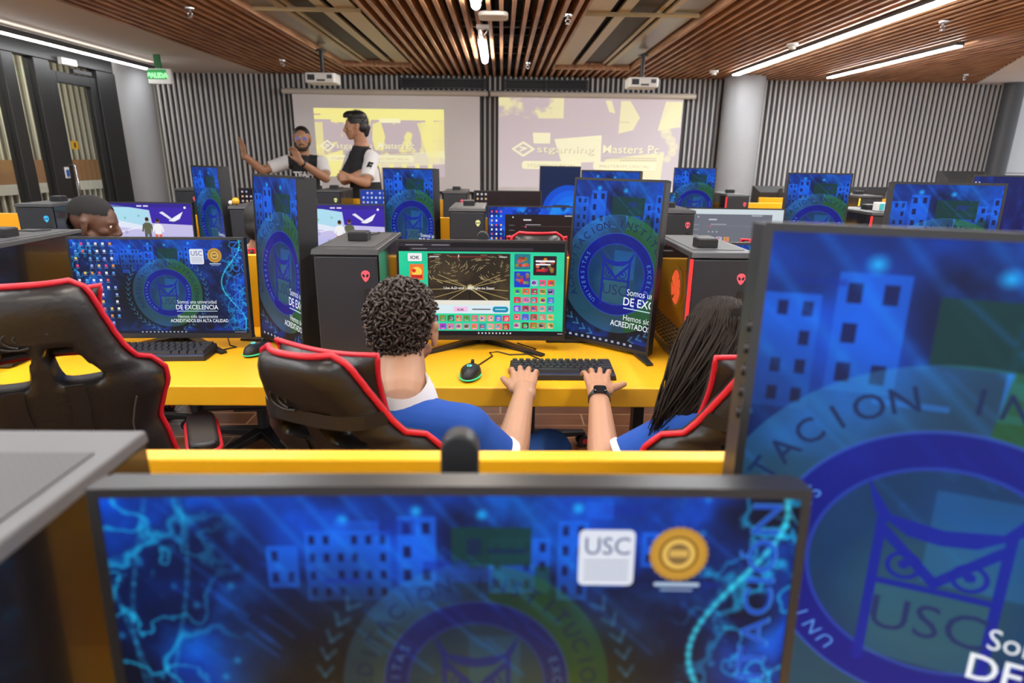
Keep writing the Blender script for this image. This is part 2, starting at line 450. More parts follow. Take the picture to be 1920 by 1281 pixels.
    for sx in (-1, 1):                                     # laurel
        for i in range(15):
            a = R(-72+i*7.6); x = ex+sx*.415*math.cos(a); y = ey+.415*math.sin(a)
            for q in (-1, 1):
                b = a+PI/2+q*.6; c.line([(x, y), (x+sx*.034*math.cos(b), y+.034*math.sin(b))], .011, (70, 150, 190), .45)
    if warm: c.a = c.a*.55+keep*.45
    # logo tile and gold seal
    c.rect(1.215, .745, 1.362, .905, (222, 226, 238), 1, .016)
    c.text('USC', 1.289, .835, .07, (70, 84, 130), 1, .0, 'c', width=.122)
    for q, y in enumerate((.816, .803, .790, .777, .764)): c.line([(1.232, y), (1.346, y)], .005, (150, 156, 176), .8)
    gx, gy = 1.478, .838
    for i in range(26):
        a = 2*PI*i/26; c.disc(gx+.067*math.cos(a), gy+.067*math.sin(a), .011, (190, 140, 50), .95)
    c.disc(gx, gy, .068, (196, 146, 52)); c.ring(gx, gy, .045, .051, (120, 84, 20)); c.disc(gx, gy, .043, (226, 184, 92)); c.disc(gx, gy, .03, (110, 84, 50), .8)
    c.rect(gx-.024, gy-.008, gx+.024, gy+.012, (222, 180, 90), .9)
    c.line([(gx-.055, gy-.088), (gx+.055, gy-.088)], .012, (200, 220, 240), .85); c.line([(gx-.04, gy-.104), (gx+.04, gy-.104)], .007, (180, 200, 230), .7)
    # upright word along the right edge
    c.text('ACREDITACIÓN', 1.735, .035, .11, (70, 150, 235), .75, .012, 'l', PI/2, width=.95); c.text('ACREDITACIÓN', 1.732, .038, .104, (14, 66, 190), .8, -.004, 'l', PI/2, width=.943)
    # slogan
    W = (240, 244, 250)
    c.text('Somos una universidad', 1.03, .325, .056, W, 1, 0, 'l', width=.42); c.text('DE EXCELENCIA', 1.01, .262, .07, W, 1, .011, 'l', width=.455)
    c.line([(1.02, .243), (1.45, .243)], .006, (200, 230, 240))
    c.text('Hemos sido nuevamente', 1.02, .168, .052, W, 1, 0, 'l', width=.43); c.text('ACREDITADOS EN ALTA CALIDAD', .94, .122, .05, W, 1, .011, 'l', width=.62)
    if icons:
        cols = [(230, 230, 240), (240, 200, 90), (230, 90, 90), (240, 150, 60), (150, 170, 240), (240, 240, 250), (230, 70, 130), (90, 160, 240)]
        for i in range(6):
            for j in range(12):
                if (i > 4 and j > 10) or (i < 3 and j > 9): continue
                x = .045+.072*i+.006*(j % 2); y = .955-.076*j
                if random.random() < .1: continue
                q = random.choice(cols); c.rect(x-.012, y-.012, x+.014, y+.014, q, .95, .005); c.rect(x-.018, y-.025, x+.02, y-.02, (190, 205, 230), .7)
    c.rect(0, 0, c.asp, .032, (16, 20, 40), .9)
    for i in range(12): c.rect(.62+.042*i, .009, .638+.042*i, .024, (190, 200, 220), .8, .003)
    c.rect(1.62, .012, 1.75, .02, (170, 180, 200), .7)
    return c
def game_site():
    c = Canvas(720, 1.60, (46, 214, 160)); g = random.Random(5)
    full = (slice(None), slice(None)); c.mix(full, np.clip((c.noise(3, 9, 3)-.5)*3, 0, 1), (20, 178, 138), .5)
    c.rect(0, .905, c.asp, 1, (20, 18, 22)); c.rect(0, .955, .5, .992, (44, 40, 48)); c.rect(0, 0, c.asp, .05, (24, 20, 28))
    for x in (.05, .3): c.line([(x+.02, .972), (x+.18, .972)], .01, (150, 148, 156), .8)
    c.rect(.1, .918, 1.3, .946, (50, 46, 54), 1, .01); c.line([(.13, .932), (.27, .932)], .009, (140, 140, 150), .8)
    c.rect(.085, .80, .22, .885, (238, 238, 240), 1, .01); c.text('IOK', .152, .822, .05, (20, 20, 20), 1, .012, 'c', width=.09)
    c.rect(.10, .60, .235, .77, (236, 120, 50), 1, .012); c.disc(.168, .69, .05, (250, 210, 80)); c.rect(.115, .62, .22, .655, (200, 40, 40)); c.disc(.14, .7, .02, (220, 50, 30))
    # the game in the middle of the page: brown tunnel with streaks of light
    x0, x1, y0, y1 = .275, 1.075, .385, .885; c.rect(x0, y0, x1, y1, (44, 36, 28)); w = c.win(x0+.005, y0+.005, x1-.005, y1-.005)
    c.mix(w, np.clip((c.noise(6, 21, 4)[w]-.42)*3, 0, 1), (84, 70, 50), .6)
    for q in (-1, 1):
        cx = .675+q*.23
        for i in range(54):
            a = g.uniform(0, 2*PI); r = g.uniform(.05, .2); b = .25
            p = (cx+r*1.1*math.cos(a), .73+r*.75*math.sin(a)); d = (cx+(r+.02)*1.1*math.cos(a+b), .73+(r+.02)*.75*math.sin(a+b))
            if min(p[0], d[0]) > x0 and max(p[0], d[0]) < x1 and max(p[1], d[1]) < y1 and min(p[1], d[1]) > y0: c.line([p, d], .005, (200, 180, 130), .75)
    for dx, dy in ((-.36, .10), (.36, .09), (-.38, -.02), (.38, -.03), (-.2, -.13), (.18, -.13), (-.38, -.12), (.38, -.12), (.3, .14), (-.3, .14)):
        c.line([(.675+dx*.12, .52+dy*.12), (.675+dx, .52+dy)], .008, (188, 164, 100), .8)
    c.disc(.685, .525, .03, (230, 215, 160), .9, .02); c.line([(.675, .52), (.85, .39)], .012, (200, 180, 120), .8)
    c.rect(.67, .39, .69, .5, (32, 26, 20), .8)
    c.text('Use A,D and Left/Right to Steer', .675, .505, .038, (245, 245, 245), 1, .009, 'c', width=.5)
    c.line([(.5, .85), (.85, .85)], .005, (190, 60, 50)); c.rect(.57, .842, .58, .872, (230, 220, 220)); c.line([(.3, .85), (.38, .85)], .014, (220, 220, 220), .8); c.line([(.97, .85), (1.04, .85)], .012, (220, 220, 220), .8)
    c.rect(.275, .335, 1.075, .385, (232, 228, 216)); c.rect(.275, .24, 1.075, .335, (216, 234, 240))
    c.rect(.52, .26, .66, .315, (244, 196, 232), 1, .008); c.text('IOK', .59, .27, .035, (40, 20, 60), 1, .01, 'c', width=.07)
    c.line([(.71, .287), (.88, .287)], .014, (80, 80, 92), .8); c.rect(.905, .255, 1.06, .318, (24, 138, 178), 1, .028); c.line([(.935, .287), (1.03, .287)], .012, (180, 230, 240), .9)
    def tile(x, y, k=.066):
        a, b, q = [(g.randint(30, 255), g.randint(20, 220), g.randint(20, 230)) for _ in range(3)]
        if g.random() < .6: a = (g.randint(200, 255), g.randint(30, 170), g.randint(30, 150))
        c.rect(x, y, x+k, y+k, a, 1, .008); c.disc(x+k*g.uniform(.35, .65), y+k*.5, k*.3, b, .9); c.disc(x+k*g.uniform(.3, .7), y+k*g.uniform(.35, .7), k*.14, q, .9)
        c.rect(x+k*.2, y+k*.1, x+k*.8, y+k*.25, (250, 240, 230), .55)
    for j in range(2):
        for i in range(11): tile(.255+.078*i-.03, .155-.09*j)
    for j in range(6):
        for i in range(5):
            if j == 0 and i < 2: continue
            tile(1.115+.082*i, .545-.093*j)
    for (a, b, d, e, q) in ((1.115, .72, .155, .165, (30, 120, 140)), (1.115, .53, .155, .17, (30, 60, 200)), (1.30, .66, .225, .205, (40, 26, 40))):
        c.rect(a, b, a+d, b+e, q, 1, .01)
        for _ in range(14): c.disc(a+d*g.uniform(.15, .85), b+e*g.uniform(.2, .85), .018, (g.randint(120, 255), g.randint(20, 200), g.randint(20, 120)), .8)
    c.line([(1.33, .81), (1.5, .81)], .02, (240, 240, 240)); c.line([(1.33, .775), (1.46, .775)], .016, (240, 240, 240)); c.rect(1.33, .70, 1.4, .725, (220, 40, 50))
    for i in range(10): c.rect(.76+.035*i, .015, .775+.035*i, .034, (220, 220, 225), .9)
    c.rect(1.55, .018, 1.72, .03, (190, 190, 195), .8)
    return c
def lobby(swap):
    """lavender hall of an online game with two small avatars"""
    c = Canvas(540, 16/9, (196, 190, 232)); full = (slice(None), slice(None)); X, Y = c.X, c.Y
    c.mix(full, np.clip((.46-Y)*2.6, 0, 1), (150, 170, 226), .9); c.mix(full, np.clip((Y-.52)*3, 0, 1)*np.clip(1.2-X, 0, 1), (176, 222, 240), .9)
    c.poly([(0, .78), (1.0, .58), (1.0, .88), (.35, .97), (0, 1)], (166, 224, 238), .75); c.poly([(0, .62), (1.0, .52), (1.0, .58), (0, .78)], (230, 240, 250), .8)
    c.poly([(0, 1), (.35, .97), (1.0, .88), (1.03, .65), (1.78, .62), (1.78, 1)], (56, 34, 168))
    c.rect(0, .93, c.asp, 1, (40, 26, 120), .55)
    c.poly([(1.18, .84), (1.36, .72), (1.4, .74), (1.24, .86)], (226, 228, 240)); c.poly([(1.34, .7), (1.62, .86), (1.55, .73), (1.42, .67)], (236, 238, 246)); c.poly([(1.30, .69), (1.62, .68), (1.5, .66)], (60, 60, 120), .7)
    c.line([(.3, .46), (.74, .56)], .012, (250, 250, 255)); c.line([(.05, .38), (.3, .46)], .01, (225, 228, 245))
    for x, y in ((.55, .49), (.74, .36), (1.36, .38)): c.ring(x, y, .018, .026, (110, 110, 150))
    for x, y in ((.55, .74), (.8, .78)): c.disc(x, y, .02, (120, 190, 160), .9)
    c.rect(.06, .72, .34, .86, (60, 60, 100), .85); c.rect(.1, .75, .2, .83, (190, 90, 80)); c.rect(.2, .76, .3, .82, (230, 230, 235))
    c.rect(.05, .16, .3, .36, (60, 90, 170), .75); c.line([(.08, .31), (.2, .31)], .03, (235, 235, 250)); c.rect(.08, .2, .26, .22, (220, 220, 240), .8)
    for i, x in enumerate((.78, .9)): c.rect(x, .94, x+.09, .965, (240, 240, 250), .9)
    c.disc(1.66, .93, .022, (240, 240, 250))
    a, b = ((.94, 1.13), (1.12, .94))[swap]; q = .15
    for x, top, leg, h in ((a, (92, 96, 74), (80, 84, 96), .52+q), (b, (238, 238, 240), (226, 92, 56), .50+q)):
        c.rect(x-.062, .11+q, x-.010, .33+q, leg, 1, .01); c.rect(x+.010, .11+q, x+.062, .33+q, leg, 1, .01); c.rect(x-.062, .3+q, x+.062, h-.01, top, 1, .03)
        c.line([(x-.068, h-.05), (x-.09, .36+q)], .032, top); c.line([(x+.068, h-.05), (x+.09, .36+q)], .032, top)
        c.disc(x, h+.038, .036, (176, 124, 96)); c.disc(x, h+.052, .034, (50, 36, 30)); c.rect(x-.07, .085+q, x-.005, .115+q, (230, 230, 235), 1, .01); c.rect(x+.005, .085+q, x+.07, .115+q, (230, 230, 235), 1, .01)
    c.disc(1.02, .22, .18, (110, 140, 190), .35, .1, ry=.05); c.rect(1.6, .1, 1.72, .2, (120, 140, 130), .7, .02)
    return c
def launcher(pale):
    g = random.Random(8); c = Canvas(540, 16/9, (12, 70, 210)); full = (slice(None), slice(None))
    c.mix(full, np.clip((c.noise(5, 4, 4)-.45)*4, 0, 1), (20, 150, 245), .8); c.mix(full, np.clip((c.noise(8, 6, 4)-.5)*5, 0, 1), (4, 20, 90), .8)
    if pale: c.a[:] = np.array((214, 226, 232), np.float32)/255  # glare on the screen, painted in as a pale greyed picture
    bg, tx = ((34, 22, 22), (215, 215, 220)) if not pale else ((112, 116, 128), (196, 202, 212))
    if not pale:
        for i in range(3):
            for j in range(11):
                if g.random() < .85: c.rect(.04+.085*i, .9-.08*j, .07+.085*i, .935-.08*j, g.choice(((240, 240, 245), (240, 200, 90), (90, 200, 240), (230, 90, 90))), 1, .004)
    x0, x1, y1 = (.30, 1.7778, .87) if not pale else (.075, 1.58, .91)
    c.rect(x0, 0, x1, y1, bg)
    X = lambda t: x0+(x1-x0)*t
    c.rect(X(.23), y1-.11, X(.33), y1-.085, tx); c.disc(X(.1), y1-.05, .014, tx); c.rect(X(.26), y1-.19, X(.45), y1-.175, tx, .7)
    c.line([(X(.2), y1-.21), (X(.95), y1-.21)], .004, tx, .4); c.disc(X(.26), y1-.22, .016, (220, 90, 130))
    for i in range(5): c.rect(X(.05), y1-.2-.09*i, X(.12), y1-.19-.09*i, tx, .5)
    for i in range(3): c.rect(X(.23+.05*i), y1-.33, X(.25+.05*i), y1-.31, tx, .8)
    c.rect(X(.86), y1-.235, X(.95), y1-.2, (60, 150, 190) if not pale else (150, 190, 210)); c.rect(X(.75), y1-.03, X(.88), y1-.012, tx, .9)
    for i in range(8): c.rect(X(.87), y1-.34-.07*i, X(.95), y1-.325-.07*i, tx, .45)
    c.disc(X(.27), y1-.47, .05, (238, 150, 170)); c.rect(X(.245), y1-.54, X(.295), y1-.51, (238, 150, 170)); c.disc(X(.27), y1-.46, .018, (250, 240, 240))
    for q, col in ((.34, (200, 190, 225)), (.43, (230, 150, 90))):
        c.rect(X(q), y1-.54, X(q+.07), y1-.41, col, .95)
        for _ in range(6): c.disc(X(q+.035)+g.uniform(-.03, .03), y1-.475+g.uniform(-.04, .04), .014, (g.randint(60, 250), g.randint(60, 200), g.randint(60, 200)), .8)
    c.rect(X(.23), y1-.64, X(.36), y1-.62, tx, .8)
    return c
def icon_desk(bg, cols, rows, bloom, dark=None):
    g = random.Random(bg[2]+cols); c = Canvas(400, 16/9, bg); full = (slice(None), slice(None))
    c.mix(full, np.clip((c.noise(4, cols, 4)-.5)*3, 0, 1), (20, 70, 180) if bg[2] > 60 else (44, 24, 40), .6)
    if dark: c.rect(.62, .0, 1.5, .78, dark)
    if bloom:
        for i in range(6):
            t = i/5; c.disc(.98+.12*math.cos(2.6*t), .1+.16*t, .42-.05*i, (10+8*i, 70+18*i, 190+10*i), .8, .02)
    for i in range(cols):
        for j in range(rows):
            if g.random() < .9: c.rect(.05+.11*i, .9-.12*j, .10+.11*i, .95-.12*j, g.choice(((235, 235, 240), (220, 210, 230), (240, 200, 150), (150, 190, 240))), .9, .006)
    c.rect(0, 0, c.asp, .05, (20, 24, 40)); return c
def bloom_tall():
    c = Canvas(500, .598, (16, 34, 74)); full = (slice(None), slice(None))
    c.mix(full, np.clip((.75-c.Y)*1.3, 0, 1), (10, 60, 150), .5)
    for i in range(7): c.disc(.44+.03*i, .34-.035*i, .40-.045*i, (10+4*i, 84+14*i, 226+4*i), .85, .006)
    c.rect(.2, .0, .46, .44, (60, 68, 80)); c.rect(.2, .38, .46, .44, (44, 50, 60)); c.rect(.22, .33, .44, .345, (200, 200, 120), .8)
    for j in range(6): c.rect(.23, .28-.045*j, .42, .288-.045*j, (120, 126, 136), .8)
    return c
def projection(right):
    """washed out yellow and mauve advertisement thrown by the projector"""
    c = Canvas(700, 2.4/1.36 if right else 1.667/.85, (186, 166, 172)); full = (slice(None), slice(None)); A = c.asp
    Yl = (250, 240, 128) if not right else (240, 232, 160); Lt = (253, 248, 190); g = random.Random(12+right)
    if right:
        c.mix(full, np.clip((.62-c.Y)*.9, 0, 1), (206, 196, 198), .8)
        w = c.win(0, .78, .62, 1); c.mix(w, np.clip((c.noise(7, 31, 4)[w]-.40)*9, 0, 1), Yl, .85)
        for p in (((1.02, .98), (1.06, .86), (1.12, .84), (1.08, .98)), ((1.16, .62), (1.3, .66), (1.36, .8), (1.26, .98), (1.17, .98)), ((.54, .55), (1.0, .60), (1.0, .3), (.62, .28)), ((.34, .50), (.5, .50), (.5, .62), (.33, .62)), ((.95, .0), (1.6, 0), (1.62, .42), (1.05, .33)), ((1.54, .66), (1.76, .70), (1.76, .98), (1.60, .98))):
            c.poly([(x*A/1.765, y-.0) for x, y in p], Yl if p[0][0] > .6 else Lt, .85)
        for i in range(9): c.disc(1.66+.05*math.cos(i), .9-.07*i, .07-.004*i, Yl, .55, .02)
        for i in range(6): c.rect(.3+.16*i, .70+.02*(i % 3), .36+.18*i, .715+.02*(i % 3), (196, 172, 140), .5)
        y, k, x0 = .40, .112, .13
    else:
        n = c.noise(5, 17, 5); c.mix(full, np.clip((n-.60)*12, 0, 1), Yl, .85)
        c.rect(0, .84, A, 1, Yl); c.rect(0, .90, .1, .92, (190, 160, 150)); c.rect(.25, .80, .55, .85, Yl); c.rect(.98, .80, 1.3, .86, Lt); c.rect(0, 0, .12, .8, Yl, .7)
        c.poly([(.88, .78), (1.0, .82), (1.06, .6), (1.02, .4), (.9, .4), (.86, .55)], Yl, .9); c.poly([(1.55, .8), (A, .84), (A, .3), (1.7, .3)], Yl, .75)
        c.poly([(0, .28), (.4, .40), (.42, 0), (0, 0)], Yl, .95); c.poly([(.42, .3), (A, .40), (A, .2), (.42, .1)], Lt, .6); c.rect(1.68, .75, 1.8, .84, Yl)
        for i in range(26): c.rect(1.6+g.uniform(0, .3), g.uniform(.2, .8), 1.66+g.uniform(0, .3), g.uniform(.2, .8)+.02, Yl, .4)
        for i in range(7): c.rect(.5+.2*i, .06, .57+.2*i, .2, Yl, .9)
        y, k, x0 = .42, .115, .06
    # logo lozenge, names and two ribbons
    W = (246, 238, 190) if right else (252, 246, 200); D = (150, 132, 96)
    lx, ly = x0+.11, y+.035
    c.line([(lx-.1, ly), (lx, ly+.075), (lx+.1, ly), (lx, ly-.075), (lx-.1, ly)], .022, W); c.line([(lx-.03, ly+.02), (lx+.03, ly+.01), (lx-.03, ly-.02)], .016, W)
    for dx, dy, col in ((.006, -.006, D), (0, 0, W)):
        c.text('stgaming', x0+.24+dx, y+dy, k, col, 1, .0, 'l', width=.56); c.text('Masters Pc', x0+.88+dx, y+dy, k*1.18, col, 1, .006, 'l', width=.56)
    c.rect(x0+.9, y-.06, x0+1.42, y-.052, D, .7); c.rect(x0+1.06, y-.085, x0+1.42, y-.075, D, .6)
    c.rect(x0+.1, y-.19, x0+.68, y-.10, Lt, .9, .03); c.rect(x0+.80, y-.19, x0+1.42, y-.10, Lt, .9, .03)
    c.text('STGAMINGOFICIAL', x0+.15, y-.17, .055, D, .8, .0, 'l', width=.48); c.text('MASTERSPCOFICIAL', x0+.86, y-.17, .055, D, .8, .0, 'l', width=.5)
    return c

# ------------------------------------------------------------------ the room
CEIL = 2.36
XL, XR, YB, YN = -4.30, 7.4, 8.5, -3.2
def brick_floor():
    m = bpy.data.materials.new('wood look floor tile'); m.use_nodes = True; nt = m.node_tree; b = nt.nodes['Principled BSDF']
    tc = nt.nodes.new('ShaderNodeTexCoord'); br = nt.nodes.new('ShaderNodeTexBrick')
    br.inputs['Scale'].default_value = 1.0; br.inputs['Brick Width'].default_value = 0.9; br.inputs['Row Height'].default_value = 0.15; br.inputs['Mortar Size'].default_value = 0.004
    br.inputs['Color1'].default_value = srgb(120, 72, 40); br.inputs['Color2'].default_value = srgb(96, 56, 32); br.inputs['Mortar'].default_value = srgb(176, 140, 104)
    mp = nt.nodes.new('ShaderNodeMapping'); mp.inputs['Scale'].default_value = (1.2, 9, 1)
    n = nt.nodes.new('ShaderNodeTexNoise'); n.inputs['Scale'].default_value = 4; n.inputs['Detail'].default_value = 6
    mx = nt.nodes.new('ShaderNodeMix'); mx.data_type = 'RGBA'; mx.blend_type = 'MULTIPLY'; mx.inputs['Factor'].default_value = .8
    mr = nt.nodes.new('ShaderNodeMapRange'); mr.inputs['To Min'].default_value = .6; mr.inputs['To Max'].default_value = 1.4
    nt.links.new(tc.outputs['Object'], br.inputs['Vector']); nt.links.new(tc.outputs['Object'], mp.inputs['Vector']); nt.links.new(mp.outputs[0], n.inputs['Vector'])
    nt.links.new(n.outputs['Fac'], mr.inputs['Value']); nt.links.new(br.outputs['Color'], mx.inputs['A']); nt.links.new(mr.outputs['Result'], mx.inputs['B'])
    nt.links.new(mx.outputs['Result'], b.inputs['Base Color']); b.inputs['Roughness'].default_value = .4
    return m
def wood_mat():
    m = bpy.data.materials.new('walnut slat'); m.use_nodes = True; nt = m.node_tree; b = nt.nodes['Principled BSDF']
    tc = nt.nodes.new('ShaderNodeTexCoord'); mp = nt.nodes.new('ShaderNodeMapping'); mp.inputs['Scale'].default_value = (14, 1.2, 14)
    n = nt.nodes.new('ShaderNodeTexNoise'); n.inputs['Scale'].default_value = 2.2; n.inputs['Detail'].default_value = 5
    cr = nt.nodes.new('ShaderNodeValToRGB'); cr.color_ramp.elements[0].position = .3; cr.color_ramp.elements[0].color = srgb(146, 100, 70); cr.color_ramp.elements[1].position = .75; cr.color_ramp.elements[1].color = srgb(222, 172, 130)
    nt.links.new(tc.outputs['Object'], mp.inputs[0]); nt.links.new(mp.outputs[0], n.inputs['Vector']); nt.links.new(n.outputs['Fac'], cr.inputs[0]); nt.links.new(cr.outputs[0], b.inputs['Base Color'])
    b.inputs['Roughness'].default_value = .45
    return m
WOOD = wood_mat()
SLATG = mat('grey acoustic rib', srgb(196, 196, 197), .55, noise=.05, nscale=3)
FELT = mat('dark grey felt', srgb(80, 80, 82), .9, noise=.08, nscale=80)
PLASTER = mat('warm white plaster', srgb(226, 216, 206), .8, noise=.02, nscale=2)
CONC = mat('grey painted column', srgb(150, 152, 155), .55, noise=.05, nscale=3)
FRAMEM = mat('black aluminium frame', srgb(34, 34, 36), .4)
DARKVOID = mat('dark plenum paint', srgb(24, 26, 30), .8)

f = MB().b2((-6.2, YN, -.06), (XR, YB+.2, 0)).build('floor', brick_floor()); struct(f)
# back wall: felt board with narrow vertical ribs
wb = MB().b2((XL-.15, YB, 0), (6.62, YB+.12, CEIL+.5)).build('wall_back', FELT); struct(wb)
m = MB(); x = XL-.11
while x < 6.56:
    m.b2((x, YB-.034, .0), (x+.026, YB, CEIL+.02)); x += .0662
ob = m.build('wall_rib', SLATG, wb, bevel=.004, seg=1); ob['kind'] = 'stuff'
m = MB(); y = YB-.02                                              # ribbed return at the left end of the wall
for k in range(12): m.b2((XL-.16, YB-.05-.03*k*1.0-.012, 0), (XL-.10, YB-.05-.03*k+.004, CEIL))
wr = MB().b2((6.62, YB-.05, 0), (XR+1.4, YB+.07, CEIL+.2)).build('wall_right', mat('white wall board', srgb(214, 220, 226), .5)); struct(wr)
MB().b2((6.62, YB-.053, 1.245), (XR+1.4, YB-.05, 1.252)).build('panel_joint', DARKP, wr)

# left wall: black framed glass partition with the door
G1 = glass('clear partition glass', (.93, .95, .94, 1), .01, .12)
wl = MB()
for (y0, y1, z0, z1) in ((-3.2, 7.30, 2.20, CEIL+.02), (6.10, 6.30, 0, 2.2), (7.00, 7.32, 0, 2.2), (5.72, 5.86, 0, 1.86+.34), (4.2, 4.28, 0, 2.2), (2.6, 2.68, 0, 2.2), (.6, .68, 0, 2.2), (-1.4, -1.32, 0, 2.2)):
    wl.b2((XL-.05, y0, z0), (XL+.05, y1, z1))
wl = wl.build('wall_left', FRAMEM, bevel=.006); struct(wl)
for k, (y0, y1) in enumerate(((5.86, 6.10), (4.28, 5.72), (2.68, 4.2), (.68, 2.6), (-1.32, .6))):
    w = MB().b2((XL-.006, y0, .02), (XL+.006, y1, 2.2)).build('window_%d' % (k+1), G1); struct(w)
MB().b2((XL-.006, 6.3, 2.13), (XL+.006, 7.0, 2.2)).build('transom_pane', G1, wl)
d = MB()
for (y0, y1, z0, z1) in ((6.30, 6.40, 0, 2.12), (6.90, 7.0, 0, 2.12), (6.40, 6.90, 2.02, 2.12), (6.40, 6.90, 0, .14)): d.b2((XL-.03, y0, z0), (XL+.03, y1, z1))
d = d.build('door_1', FRAMEM, bevel=.005); struct(d)
MB().b2((XL-.005, 6.40, .14), (XL+.005, 6.90, 2.02)).build('pane', G1, d)
MB().tube([(XL+.03, 6.36, .9), (XL+.075, 6.36, .9), (XL+.075, 6.36, 1.25), (XL+.03, 6.36, 1.25)], .01).build('door_handle', CHROME, d, smooth=60)
MB().b2((XL+.02, 6.62, 2.125), (XL+.06, 6.9, 2.165)).build('door_closer', METAL, d, bevel=.004)
s = MB().b2((XL+.006, 6.46, 1.405), (XL+.010, 6.565, 1.482)).build('notice', emit('yellow notice', srgb(236, 178, 10), .35, False)); tag(s, 'small square yellow notice stuck on the glass door', 'sign')
MB().b2((XL+.010, 6.50, 1.42), (XL+.0115, 6.525, 1.466)).build('figure_mark', DARKP, s)
s = MB().b2((XL+.05, 6.225, 1.13), (XL+.062, 6.285, 1.235)).build('access_reader', WHITEP, bevel=.004); tag(s, 'white and blue card reader on the door mullion', 'card reader')
MB().b2((XL+.062, 6.235, 1.145), (XL+.064, 6.275, 1.21)).build('reader_face', mat('reader blue', srgb(40, 90, 190), .4), s)
s = empty('emergency_light', (XL+.05, 6.53, 2.21)); tag(s, 'small white emergency light box above the glass door', 'emergency light')
MB().b2((0, -.11, -.03), (.05, .11, .035)).build('body', WHITEP, s, bevel=.008)
MB().b2((.05, -.09, -.022), (.054, .09, .0)).build('diffuser', mat('frosted cover', (.7, .78, .74, 1), .3), s)
# corridor behind the glass
cw = MB().b2((-5.95, 2.0, 0), (-5.85, 9.6, 2.7)).build('wall_corridor', mat('corridor felt', srgb(92, 84, 72), .9)); struct(cw)
m = MB(); y = 2.0
while y < 9.5: m.b2((-5.85, y, 0), (-5.82, y+.03, 2.7)); y += .12
q = m.build('wall_rib', mat('corridor rib', srgb(206, 200, 176), .5), cw); q['kind'] = 'stuff'
MB().b2((-5.82, 2, .88), (-5.80, 9.5, 1.0)).build('handrail_board', mat('pale band', srgb(206, 200, 184), .6), cw)
MB().b2((-5.822, 2, 1.0), (-5.808, 9.5, 1.28)).build('wood_band', mat('brown band', srgb(150, 106, 62), .6), cw)
cc = MB().b2((-6.2, YN, 2.62), (XL-.05, 9.6, 2.7)).build('ceiling_corridor', mat('corridor ceiling', srgb(196, 186, 176), .8)); struct(cc)
ce = MB().b2((-6.2, 9.5, 0), (XL-.1, 9.6, 2.7)).build('wall_corridor_end', mat('corridor end', srgb(170, 168, 160), .8)); struct(ce)
for y0 in (3.2, 6.4):
    t = MB().b2((-5.12, y0, 2.57), (-5.05, y0+1.9, 2.60)).build('corridor_lamp', emit('corridor tube', (1, .98, .93, 1), 45)); tag(t, 'linear lamp on the corridor ceiling, %s' % ('nearer one' if y0 < 4 else 'farther one by the door'), 'ceiling lamp', 'corridor lamps')

# columns
for (cx, cy, r, lab) in ((3.03, 8.2, .245, 'thick grey round column right of the right projection screen'), (6.52, 8.28, .115, 'slim dark grey column at the far right wall'), (-4.36, 7.78, .235, 'grey round column between the glass door and the ribbed wall')):
    c = MB().lathe([(r, 0), (r, CEIL+.05)], (cx, cy, 0), 48).build('column', CONC if r > .2 else mat('dark grey column', srgb(78, 82, 88), .5), smooth=40); struct(c, lab)
# ceilings
PL = (-1.825, -1.040); PR = (.587, 1.450); PEND = 7.66; Y0C = -2.6
sof = MB().b2((XL-.05, YN, CEIL), (-3.035, YB, CEIL+.06)).build('ceiling_left', PLASTER); struct(sof)
pl = MB().b2((-3.035, YN, 2.86), (XR+.6, YB, 2.92)).build('ceiling', DARKVOID); struct(pl)
m = MB(); pitch = .0885
def edge_right(y): return 6.14-.535*(YB-y)
x = -3.035; cnt = 0
while x < 6.3:
    y_end = YB-.05
    if x > 1.2:
        y0 = max(Y0C, YB-(6.14-x)/.535) if x > edge_right(Y0C) else Y0C
    else: y0 = Y0C
    if y0 < y_end-.05:
        inL, inR = PL[0]-.01 < x < PL[1]-.02, PR[0]+.0 < x < PR[1]-.02
        if inL or inR: m.b2((x, PEND+.04, CEIL), (x+.03, y_end, CEIL+.105))
        else: m.b2((x, y0, CEIL), (x+.03, y_end, CEIL+.105))
    x += pitch
sl = m.build('ceiling_slat', WOOD, pl); sl['kind'] = 'stuff'
# backing boards above the closed slat fields (left and right), open plenum in the middle
MB().b2((-3.03, YN, CEIL+.105), (PL[0], YB, CEIL+.13)).build('backing_board', mat('slat backing', srgb(58, 34, 22), .8), pl)
MB().b2((PR[1], YN, CEIL+.105), (XR, YB, CEIL+.13)).build('backing_board', MATS['slat backing'], pl)
for y in (3.0, 4.4, 5.9, 7.3): MB().b2((PL[1], y, CEIL+.105), (PR[0], y+.03, CEIL+.12)).build('slat_hanger', METAL, pl)
MB().b2((PL[0]-.02, PEND, CEIL), (PL[1], PEND+.035, CEIL+.11)).build('header_board', WOOD, pl)
MB().b2((PR[0], PEND, CEIL), (PR[1]+.02, PEND+.035, CEIL+.11)).build('header_board', WOOD, pl)
